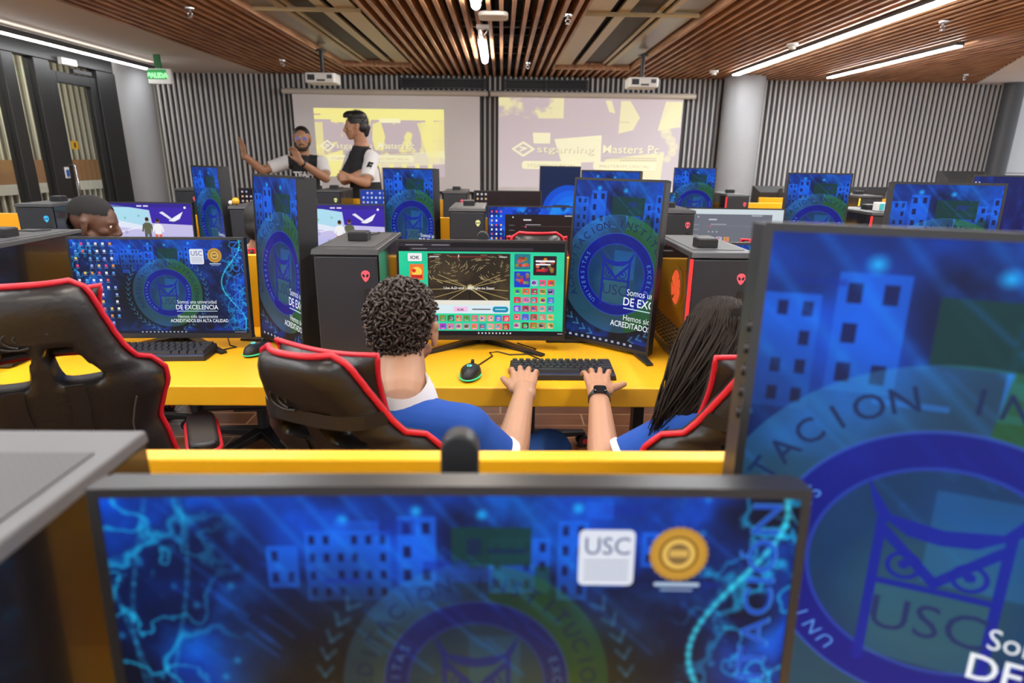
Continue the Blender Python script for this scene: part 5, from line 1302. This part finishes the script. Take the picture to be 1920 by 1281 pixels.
m = MB(); m.cyl(sR-dR*.004, sR+dR*.016, .0655, .0655, 22); local(m).build('sleeve_cuff', WHITEC, o, smooth=50, bevel=.003)
m = MB(); m.cyl(sL-dL*.004, sL+dL*.016, .0655, .0655, 22); local(m).build('sleeve_cuff', WHITEC, o, smooth=50, bevel=.003)
m = MB(); up_ = (HC-NB).normalized(); n = 26; vs = []
xc, yc, zc_ = frame_from(Vector((0, -.22, 1)))
base = NB+Vector((0, -.006, -.028))
for r, h in ((.066, .062), (.0685, .064), (.082, .032), (.089, .002), (.084, .000), (.063, .050)):
    for k in range(n):
        a = 2*PI*k/n; fold = 1.0
        vs.append(base+xc*(r*math.cos(a)*1.02)+yc*(r*math.sin(a)*.95)+zc_*(h+.004*math.sin(3*a)))
fs = [(j*n+k, j*n+(k+1) % n, ((j+1) % 6)*n+(k+1) % n, ((j+1) % 6)*n+k) for j in range(6) for k in range(n)]
m.add(vs, fs); local(m).build('collar', WHITEC, o, smooth=50)
me = letters('sleeve_print', 'Z', .035, WHITEC, o, Matrix.Translation(inv @ (sR+Vector((-.008, -.066, .004)))) @ Matrix.Rotation(R(-20), 4, 'Y') @ UPRIGHT, .003)
# curls: a close cap with several hundred small spirals on it
CURL = mat('dark brown curls', (.034, .021, .015, 1), .45, noise=.35, nscale=60)
m = MB(); g = random.Random(4)
def hairline(v):            # v: unit direction in head axes; True where hair grows
    if abs(v.x) > .62 and v.z < .12 and v.y > -.42: return False
    return v.z > -.86 if v.y < .05 else (v.z > .30+.28*(v.y-.15))
c0 = HC+HM @ Vector((0, -.012, .022))
hm = MB()
NC = 1500
for k in range(NC):
    z = 1-2*(k+.5)/NC; t = k*2.39996; v = Vector((math.sqrt(1-z*z)*math.cos(t), math.sqrt(1-z*z)*math.sin(t), z))
    if not hairline(v): continue
    taper = 1.0 if v.z > -.2 else max(.25, 1+(v.z+.2)*1.15)
    rad = Vector((v.x*.072, v.y*.094, v.z*(.088 if v.z > 0 else .130)))
    if v.z < -.1: rad.x *= 1-.30*(-.1-v.z); rad.y *= 1-.22*(-.1-v.z)
    p = c0+HM @ rad; nrm = (HM @ v).normalized(); a, b, _ = frame_from(nrm)
    ang = g.uniform(0, 2*PI); q = a*math.cos(ang)+b*math.sin(ang); w = nrm.cross(q); R0 = g.uniform(.004, .0088)*taper; ph = g.uniform(0, 6); lift = g.uniform(.001, .016)*taper
    turns = g.uniform(.7, 1.5); ln = g.uniform(.010, .022); U = np.linspace(0, 1, 9)
    pts = [p+nrm*(lift+R0*.8*math.sin(ph+2*PI*turns*u))+w*(R0*math.cos(ph+2*PI*turns*u))+q*((u-.5)*ln*taper) for u in U]
    hm.tube(pts, [(.0006+.0030*math.sin(PI*u)**.7)*(.55+.45*taper) for u in U], 5)
cp = MB(); cp.ell(c0+HM @ Vector((0, -.004, .002)), (.075, .094, .092), HM, 24, 16); cp.ell(c0+HM @ Vector((0, -.026, -.074)), (.052, .056, .054), HM, 20, 12)
cap_ = grow(local(cp), 'hair_cap', mat('hair underlayer', (.016, .010, .007, 1), .7), .005, 3)
# keep the cap off the face and the ears
bm = bmesh.new(); bm.from_mesh(cap_.data); Hi = HM.inverted(); kill = []
for f in bm.faces:
    v = Hi @ (f.calc_center_median()-inv @ HC)
    if v.y > .052+.25*max(0, v.z-.03) or (abs(v.x) > .055 and v.y > -.045 and v.z < .02): kill.append(f)
bmesh.ops.delete(bm, geom=kill, context='FACES'); bm.to_mesh(cap_.data); bm.free()
hair = local(hm).build('curly_hair', CURL, o, smooth=180); cap_.parent = hair
eyes(o, inv @ HC, HM)

# ---- student with long straight hair
o = empty('person', (.50, 1.36, 0)); tag(o, 'person with long straight black hair and blue shirt, wearing a black wristband, seated at right', 'person')
inv = Matrix.Translation((-.50, -1.36, 0))
HC = Vector((.525, 1.405, .930)); HM = axes((-.62, .75, -.16)); NB = Vector((.538, 1.30, .815))
m = MB(); head(m, HC, HM, .97, .92, NB, .050)
SHL, SHR = Vector((.405, 1.225, .795)), Vector((.67, 1.30, .795)); ELL, WRL = Vector((.238, 1.235, .685)), Vector((.262, 1.520, .774)); ELR, WRR = Vector((.74, 1.48, .66)), Vector((.60, 1.60, .60))
CH, PV = Vector((.53, 1.275, .70)), Vector((.45, 1.40, .50))
m.cap(NB+Vector((0, -.01, -.02)), CH, .075, .12, 20); m.cap(CH, PV, .12, .145, 20); m.cap(SHL, SHR, .05, .05, 16)
m.cap(SHL, ELL, .044, .036, 16); m.cap(ELL, ELL.lerp(WRL, .3), .037, .038, 16); m.cap(ELL.lerp(WRL, .3), WRL, .038, .0245, 16)
hand(m, WRL, (.06, 1, .15), (0, -.1, 1), (1, .1, 0), (-6, 28, 22), 2.6, 1.0, 48, 8)
m.cap(SHR, ELR, .044, .036, 16); m.cap(ELR, WRR, .036, .024, 16); hand(m, WRR, (-.6, .8, -.3), (0, .4, 1), (-1, -.6, 0), (30, 35, 25), .8, .95)
KR, KL = Vector((.66, 1.73, .48)), Vector((.42, 1.73, .48)); FR, FL = Vector((.66, 1.72, .08)), Vector((.42, 1.74, .08))
for h, kn, ft in ((PV+Vector((.08, .02, -.02)), KR, FR), (PV+Vector((-.08, .02, -.02)), KL, FL)): m.cap(h, kn, .085, .058, 16); m.cap(kn, ft, .052, .038, 14); m.cap(ft+Vector((0, 0, -.035)), ft+Vector((0, .16, -.045)), .036, .03, 12)
grow(local(m), 'body', SKIN_T, .0031, 3, o)
m = MB(); m.cap(PV+Vector((0, 0, .05)), PV, .152, .158, 20)
for h, kn, ft in ((PV+Vector((.08, .02, -.02)), KR, FR), (PV+Vector((-.08, .02, -.02)), KL, FL)): m.cap(h, kn, .096, .07, 16); m.cap(kn, ft, .066, .052, 14)
grow(local(m), 'trousers', NAVY, .008, 3, o)
for ft in (FR, FL): local(MB().cap(ft+Vector((0, -.02, -.036)), ft+Vector((0, .18, -.044)), .04, .034, 14)).build('shoe', SHOE, o, smooth=60)
m = MB(); sL = SHL.lerp(ELL, .70); dL = (ELL-SHL).normalized(); sR = SHR.lerp(ELR, .6); dR = (ELR-SHR).normalized()
m.cap(NB+Vector((0, -.012, -.04)), CH, .085, .132, 24); m.cap(CH, PV+Vector((0, 0, .06)), .132, .158, 24); m.cap(SHL, SHR, .060, .060, 20)
m.cap(NB+Vector((-.02, -.01, -.03)), SHL, .055, .058, 16); m.cap(NB+Vector((.02, -.01, -.03)), SHR, .055, .058, 16); m.cyl(SHL, sL, .058, .060, 18); m.cyl(SHR, sR, .058, .058, 18)
grow(local(m), 'shirt', BLUE, .006, 5, o)
m = MB(); m.cyl(sL-dL*.004, sL+dL*.012, .0625, .0625, 22); local(m).build('sleeve_cuff', WHITEC, o, smooth=50, bevel=.003)
# wristband
wd = (WRL-ELL).normalized(); wp = WRL-wd*.028; x_, y_, _ = frame_from(wd); m = MB()
pts = [wp+x_*(.0295*math.cos(a))+y_*(.0275*math.sin(a)) for a in np.linspace(0, 2*PI, 29)[:-1]]
vs = []; n = len(pts)
for off, sc in ((-.010, 1.0), (.010, 1.0), (.010, .90), (-.010, .90)):
    vs += [wp+(p-wp)*sc+wd*off for p in pts]
m.add(vs, [(j*n+k, j*n+(k+1) % n, ((j+1) % 4)*n+(k+1) % n, ((j+1) % 4)*n+k) for j in range(4) for k in range(n)])
wb_ = local(m).build('wristband', BLACKP, o, smooth=50)
upv = Vector((0, 0, 1)); upv = (upv-wd*upv.dot(wd)).normalized(); sv = wd.cross(upv)
MM = Matrix((sv, wd, upv)).transposed().to_4x4(); MM.translation = inv @ (wp+upv*.030)
MB().prism(rounded(.034, .024, .008), -.006, .006, MM).build('watch_face', mat('watch glass', (.01, .012, .016, 1), .12), wb_, bevel=.002)
# long hair: under-volume and several hundred strands from the parting down over the shoulder
LH = mat('long dark brown hair', (.013, .008, .0055, 1), .5, spec=.13, noise=.35, nscale=14)
hm = MB(); g = random.Random(9); c0 = HC+HM @ Vector((0, -.012, .03))
for k in range(1500):
    z = 1-1.55*(k+.5)/1500; t = k*2.39996; v = Vector((math.sqrt(max(0, 1-z*z))*math.cos(t), math.sqrt(max(0, 1-z*z))*math.sin(t), z))
    if v.y > .55 and v.z < .62: continue
    if v.y > .80: continue
    p0 = c0+HM @ Vector((v.x*.078, v.y*.098, v.z*.090)); nrm = (HM @ v).normalized()
    u = g.random(); f_ = g.random()
    lx = (HM.inverted() @ nrm).x
    end = Vector((.345+.27*u+.03*lx, 1.205+.03*f_-.05*abs(u-.4), .800+.02*g.uniform(-1, 1)-.01*math.sin(PI*u)))
    top = c0+HM @ Vector((v.x*.02, v.y*.03, .092))
    p1 = p0+nrm*.006+Vector((0, 0, -.02)); mid = p0.lerp(end, .42)+nrm*.040+Vector((-.012, -.015, .01))
    a, b, c_, d_ = top.lerp(p0, .35)+nrm*.010, p1+nrm*.008, mid, end
    if v.z < .4: a = p0+Vector((0, 0, .03))+nrm*.002
    pts = []
    for s in np.linspace(0, 1, 10):
        w = Vector((g.uniform(-1, 1), g.uniform(-1, 1), 0))*.0012
        pts.append(a*(1-s)**3+b*(3*s*(1-s)**2)+c_*(3*s*s*(1-s))+d_*s**3+w)
    hm.tube(pts, [.0020, .0030, .0034, .0034, .0033, .0031, .0029, .0025, .0020, .0009], 5)
cp = MB(); cp.ell(c0+HM @ Vector((0, -.010, 0)), (.082, .098, .092), HM, 24, 16); cp.cap(HC+Vector((.0, -.05, -.02)), Vector((.46, 1.25, .87)), .078, .045, 18); cp.cap(HC+Vector((-.035, -.045, -.03)), Vector((.40, 1.225, .835)), .06, .03, 18)
cap_ = grow(local(cp), 'hair_body', mat('inner hair', (.006, .004, .003, 1), .8, spec=.1), .006, 5)
bm = bmesh.new(); bm.from_mesh(cap_.data); Hi = HM.inverted(); kill = []
for f in bm.faces:
    v = Hi @ (f.calc_center_median()-inv @ HC)
    if v.y > .062+.15*max(0, v.z) and v.z < .10: kill.append(f)
bmesh.ops.delete(bm, geom=kill, context='FACES'); bm.to_mesh(cap_.data); bm.free()
hair = local(hm).build('long_hair', LH, o, smooth=180); cap_.parent = hair
eyes(o, inv @ HC, HM, .97)

# ---- two men standing before the screens
def standing(px, py, lab, HC, face, NB, arms, chest, pelvis, skin, hairf, sleeve, jersey_text, tilt=0):
    global inv
    o = empty('person', (px, py, 0)); tag(o, lab, 'person'); inv = Matrix.Translation((-px, -py, 0))
    HM = axes(face, tilt); m = MB(); head(m, HC, HM, 1.0, 1.0, NB, .058)
    m.cap(NB+Vector((0, 0, -.03)), chest, .085, .125, 20); m.cap(chest, pelvis, .125, .13, 20)
    (SR, ER, WR, hR), (SL, EL, WL, hL) = arms
    m.cap(SR, SL, .062, .062, 16)
    for s_, e_, w_, h_ in arms:
        m.cap(s_, e_, .052, .041, 16); m.cap(e_, e_.lerp(w_, .3), .042, .043, 14); m.cap(e_.lerp(w_, .3), w_, .043, .027, 14); hand(m, w_, *h_)
    for s in (-1, 1):
        h = pelvis+Vector((s*.085, 0, -.03)); kn = Vector((h.x*1.0, h.y-.02, pelvis.z*.53)); ft = Vector((h.x+s*.02, h.y+.02, .085))
        m.cap(h, kn, .088, .058, 16); m.cap(kn, ft, .056, .04, 14); m.cap(ft+Vector((0, 0, -.04)), ft+Vector((0, -.17, -.05)), .038, .032, 12)
    grow(local(m), 'body', skin, .0065, 3, o)
    m = MB(); m.cap(pelvis+Vector((0, 0, .04)), pelvis+Vector((0, 0, -.03)), .142, .142, 20)
    for s in (-1, 1):
        h = pelvis+Vector((s*.085, 0, -.03)); kn = Vector((h.x, h.y-.02, pelvis.z*.53)); ft = Vector((h.x+s*.02, h.y+.02, .085)); m.cap(h, kn, .10, .075, 16); m.cap(kn, ft, .072, .058, 14)
        local(MB().cap(ft+Vector((0, .03, -.04)), ft+Vector((0, -.19, -.048)), .045, .038, 14)).build('shoe', SHOE, o, smooth=60)
    grow(local(m), 'trousers', JEANS, .01, 3, o)
    m = MB(); m.cap(NB+Vector((0, .0, -.05)), chest, .095, .142, 24); m.cap(chest, pelvis+Vector((0, 0, .02)), .142, .150, 24); m.cap(SR, SL, .070, .070, 20)
    lim = []
    for s_, e_, w_, h_ in arms:
        q = s_.lerp(e_, sleeve); m.cyl(s_, q, .068, .064, 18); m.cap(NB+Vector((0, 0, -.04)), s_, .06, .066, 16); lim.append((inv @ s_, inv @ q))
    cx = inv @ chest; shw = abs((SL-SR).length)/2
    axis = (SL-SR).normalized()
    def paint(c):
        t = (c-(inv @ ((SR+SL)/2))).dot(axis)
        return 1 if abs(t) > shw-.025 and c.z > (inv @ chest).z-.10 else 0
    grow(local(m), 'jersey', [BLACKC, WHITEC], .0065, 4, o, paint)
    vn = MB(); n = 22; fwd = HM @ Vector((0, 1, 0)); bt = NB+Vector((0, 0, -.040))
    vn.tube([bt+Vector((.078*math.cos(a), .070*math.sin(a), .030-.030*max(0, (Vector((math.cos(a), math.sin(a), 0)).dot(Vector((arms[0][3][4] if False else 0, -1, 0)))))**3)) for a in np.linspace(0, 2*PI, n+1)[:-1]], .009, 6, True)
    local(vn).build('neck_trim', WHITEC, o, smooth=80)
    hairf(o, HC, HM); eyes(o, inv @ HC, HM)
    return o, HM
BLACKH = mat('black hair', (.010, .009, .009, 1), .5, noise=.3, nscale=60)
def short_hair(o, HC, HM, top=.010, beard=False, puff=0.0, col=None, fade=False, tufts=260):
    m = MB(); m.ell(HC+HM @ Vector((0, -.015, .034)), (.079, .098, .086+top), HM, 24, 16); m.ell(HC+HM @ Vector((0, -.05, -.005)), (.072, .062, .062), HM, 20, 12)
    if puff: m.ell(HC+HM @ Vector((0, .035, .095)), (.066, .070, .034+puff), HM, 20, 12); m.ell(HC+HM @ Vector((0, -.02, .085)), (.080, .09, .055), HM, 20, 12)
    h = grow(local(m), 'hair', col or BLACKH, .006, 3, o)
    bm = bmesh.new(); bm.from_mesh(h.data); Hi = HM.inverted(); kill = []
    for f in bm.faces:
        v = Hi @ (f.calc_center_median()-inv @ HC)
        if (v.y > .064 and v.z < .085-puff*.4) or (abs(v.x) > .05 and v.y > -.03 and v.z < (.05 if fade else .022)) or (fade and abs(v.x) > .055 and v.z < .03) or v.z < -.055: kill.append(f)
    bmesh.ops.delete(bm, geom=kill, context='FACES'); bm.to_mesh(h.data); bm.free()
    # hair ruffle: short tufts over the crown
    t = MB(); g = random.Random(2)
    for k in range(tufts):
        z = 1-1.1*(k+.5)/tufts; a = k*2.39996; v = Vector((math.sqrt(1-z*z)*math.cos(a), math.sqrt(1-z*z)*math.sin(a), z))
        if v.y > .55 and v.z < .62: continue
        p = HC+HM @ Vector((v.x*.080, v.y*.099-.015, .034+v.z*(.088+top+puff*.9))); d = (HM @ (v+Vector((g.uniform(-.5, .5), -.5+g.uniform(-.4, .4), .3)))).normalized()
        t.tube([p-d*.004, p+d*.007, p+d*.013], [.004, .0035, .001], 5)
    local(t).build('hair_tufts', col or BLACKH, h, smooth=80)
    if beard:
        b = MB()
        for s in (-1, 1): b.cap(HC+HM @ Vector((s*.058, .006, -.045)), HC+HM @ Vector((s*.026, .062, -.095)), .020, .020, 10, 3); b.cap(HC+HM @ Vector((s*.004, .094, -.048)), HC+HM @ Vector((s*.026, .080, -.058)), .007, .006, 8, 3)
        b.ell(HC+HM @ Vector((0, .064, -.092)), (.034, .026, .024), HM); grow(local(b), 'beard', mat('short beard', (.035, .022, .016, 1), .8), .005, 2, o)
# man with glasses, hands raised
v = Vector
HC1 = v((-1.950, 6.30, 1.525)); NB1 = v((-1.965, 6.35, 1.365))
arms1 = ((v((-2.125, 6.34, 1.305)), v((-2.335, 6.22, 1.225)), v((-2.435, 6.07, 1.365)), (v((-.10, -.05, 1)), v((.4, .6, .1)), v((.9, -.5, .1)), (8, 12, 10), 1.0, 1.05, 30, 20)),
         (v((-1.795, 6.36, 1.305)), v((-1.725, 6.22, 1.155)), v((-1.905, 6.05, 1.315)), (v((-.42, -.10, .9)), v((.15, .95, .2)), v((-.8, .1, -.3)), (10, 14, 10), 1.0, 1.05, 30, 20)))
o1, HM1 = standing(-1.96, 6.36, 'person with glasses and short beard, hands raised, in a black and white team jersey', HC1, (.22, -1, -.05), NB1, arms1, v((-1.96, 6.37, 1.18)), v((-1.96, 6.38, .86)), SKIN_M, lambda o, c, M: short_hair(o, c, M, .0, True, fade=True, tufts=0), .70, 'TEAM')
letters('chest_lettering', 'TEAM', .075, WHITEC, o1, Matrix.Translation((.03, -.166, 1.165)) @ UPRIGHT, .004)
g_ = MB()
for s in (-1, 1):
    ring = [HC1+HM1 @ v((s*.033+.024*math.cos(a), .093, .004+.018*math.sin(a))) for a in np.linspace(0, 2*PI, 17)[:-1]]; g_.tube(ring, .0022, 5, True)
    g_.tube([HC1+HM1 @ v((s*.057, .092, .008)), HC1+HM1 @ v((s*.082, .0, .008))], .002, 5)
g_.tube([HC1+HM1 @ v((-.009, .094, .006)), HC1+HM1 @ v((.009, .094, .006))], .002, 5)
gl = local(g_).build('glasses', CHROME, o1, smooth=80)
for s in (-1, 1):
    MM = HM1.to_4x4(); MM.translation = inv @ (HC1+HM1 @ v((s*.033, .0925, .004)))
    MB().prism([(.024*math.cos(a), .018*math.sin(a)) for a in np.linspace(0, 2*PI, 17)[:-1]], -.0006, .0006, MM @ UPRIGHT).build('lens', mat('lens with painted violet reflection', (.10, .05, .40, 1), .08, spec=.9, coat=.8), gl)  # violet reflection on the glasses, put into the lens colour
wl_ = arms1[1]; wd = (wl_[2]-wl_[1]).normalized(); wp = wl_[2]-wd*.03
local(MB().cyl(wp-wd*.014, wp+wd*.014, .034, .032, 18)).build('wristwatch', BLACKP, o1, smooth=50, bevel=.003)
# man with crossed arms, head turned to the left
HC2 = v((-1.330, 5.90, 1.655)); NB2 = v((-1.295, 5.93, 1.475))
HC2.z -= .03; NB2.z -= .02
arms2 = ((v((-1.400, 6.00, 1.350)), v((-1.455, 5.86, 1.150)), v((-1.33, 5.70, 1.195)), (v((.95, .12, .10)), v((0, -1, .2)), v((0, .3, 1)), (30, 35, 30), .6, 1.0, 25, 30)),
         (v((-1.185, 5.83, 1.350)), v((-1.215, 5.66, 1.140)), v((-1.345, 5.60, 1.185)), (v((-.95, -.02, .06)), v((.1, -1, .2)), v((0, .3, 1)), (30, 35, 30), .6, 1.0, 25, 30)))
o2, HM2 = standing(-1.29, 5.94, 'person with swept back black hair and crossed arms, in profile in a black jersey', HC2, (-.95, -.22, -.05), NB2, arms2, v((-1.285, 5.94, 1.24)), v((-1.27, 5.96, .88)), SKIN_T, lambda o, c, M: short_hair(o, c, M, .008, False, .010, tufts=120), .78, '')
letters('sleeve_emblem', 'E', .085, BLACKC, o2, Matrix.Translation(inv @ (arms2[1][0].lerp(arms2[1][1], .42)+v((.0, -.070, .0)))) @ Matrix.Rotation(R(12), 4, 'Y') @ UPRIGHT, .006, shear=.3)
local(MB().cap(HC2+HM2 @ v((0, -.085, -.01)), HC2+HM2 @ v((0, -.075, -.06)), .045, .035, 14)).build('nape_hair', BLACKH, o2, smooth=180)

# ---- two seated men in the second row, mostly hidden
def seated(px, py, lab, HC, face, skin, shirt, hairf, k=1.0, tilt=0):
    global inv
    o = empty('person', (px, py, 0)); tag(o, lab, 'person'); inv = Matrix.Translation((-px, -py, 0))
    HM = axes(face, tilt); NB = Vector((px, py-.02, HC.z-.155)); CH = Vector((px, py-.02, .80)); PV = Vector((px, py, .56))
    m = MB(); head(m, HC, HM, k, 1.0, NB, .056); m.cap(NB, CH, .085, .13, 18); m.cap(CH, PV, .13, .145, 18)
    A = []
    for s in (-1, 1): A.append((Vector((px+s*.17, py-.02, NB.z-.06)), Vector((px+s*.23, py+.10, .70)), Vector((px+s*.12, py+.36, .785))))
    m.cap(A[0][0], A[1][0], .058, .058, 14)
    for (a, b, c), s in zip(A, (-1, 1)): m.cap(a, b, .05, .04, 12); m.cap(b, c, .04, .027, 12); hand(m, c, (0, 1, -.05), (0, 0, 1), (-s, 0, 0), (25, 30, 22), 1.0, .95)
    L = []
    for s in (-1, 1): L.append((PV+Vector((s*.09, .03, -.03)), Vector((px+s*.12, py+.40, .53)), Vector((px+s*.12, py+.42, .085))))
    for h, kn, ft in L: m.cap(h, kn, .085, .06, 14); m.cap(kn, ft, .055, .04, 12); m.cap(ft+Vector((0, 0, -.038)), ft+Vector((0, .16, -.046)), .038, .032, 12)
    grow(local(m), 'body', skin, .006, 4, o)
    m = MB(); m.cap(NB+Vector((0, 0, -.04)), CH, .09, .145, 18); m.cap(CH, PV, .145, .16, 18); m.cap(A[0][0], A[1][0], .068, .068, 14)
    for a, b, c in A: m.cyl(a, a.lerp(b, .8), .064, .06, 14)
    grow(local(m), 'shirt', shirt, .008, 4, o)
    m = MB()
    for h, kn, ft in L: m.cap(h, kn, .10, .074, 14); m.cap(kn, ft, .07, .055, 12); local(MB().cap(ft+Vector((0, -.02, -.038)), ft+Vector((0, .19, -.045)), .043, .036, 12)).build('shoe', SHOE, o, smooth=60)
    m.cap(PV+Vector((0, 0, .02)), PV, .158, .16, 16); grow(local(m), 'trousers', JEANS, .010, 3, o)
    hairf(o, HC, HM); eyes(o, inv @ HC, HM, k)
    return o, HM
HC5 = v((-1.855, 2.85, 1.065))
o5, HM5 = seated(-1.90, 2.93, 'person with short black hair laughing, in profile behind the left monitor', HC5, (.94, .20, -.22), SKIN_D, mat('dark plum shirt', (.06, .015, .05, 1), .8), lambda o, c, M: short_hair(o, c, M, .002, False, 0, mat('close black hair', (.008, .007, .007, 1), .9), True, 0), 1.0)
t = MB(); t.cap(HC5+HM5 @ v((-.018, .085, -.062)), HC5+HM5 @ v((.018, .085, -.062)), .005, .005, 8, 3); local(t).build('teeth', mat('teeth', (.75, .72, .66, 1), .3), o5, smooth=180)
seated(-1.075, 2.72, 'person with dark hair almost wholly hidden by the turned upright monitor', v((-.985, 2.66, 1.075)), (.8, .6, -.1), SKIN_T, NAVY, lambda o, c, M: short_hair(o, c, M, .01, tufts=0), 1.0)
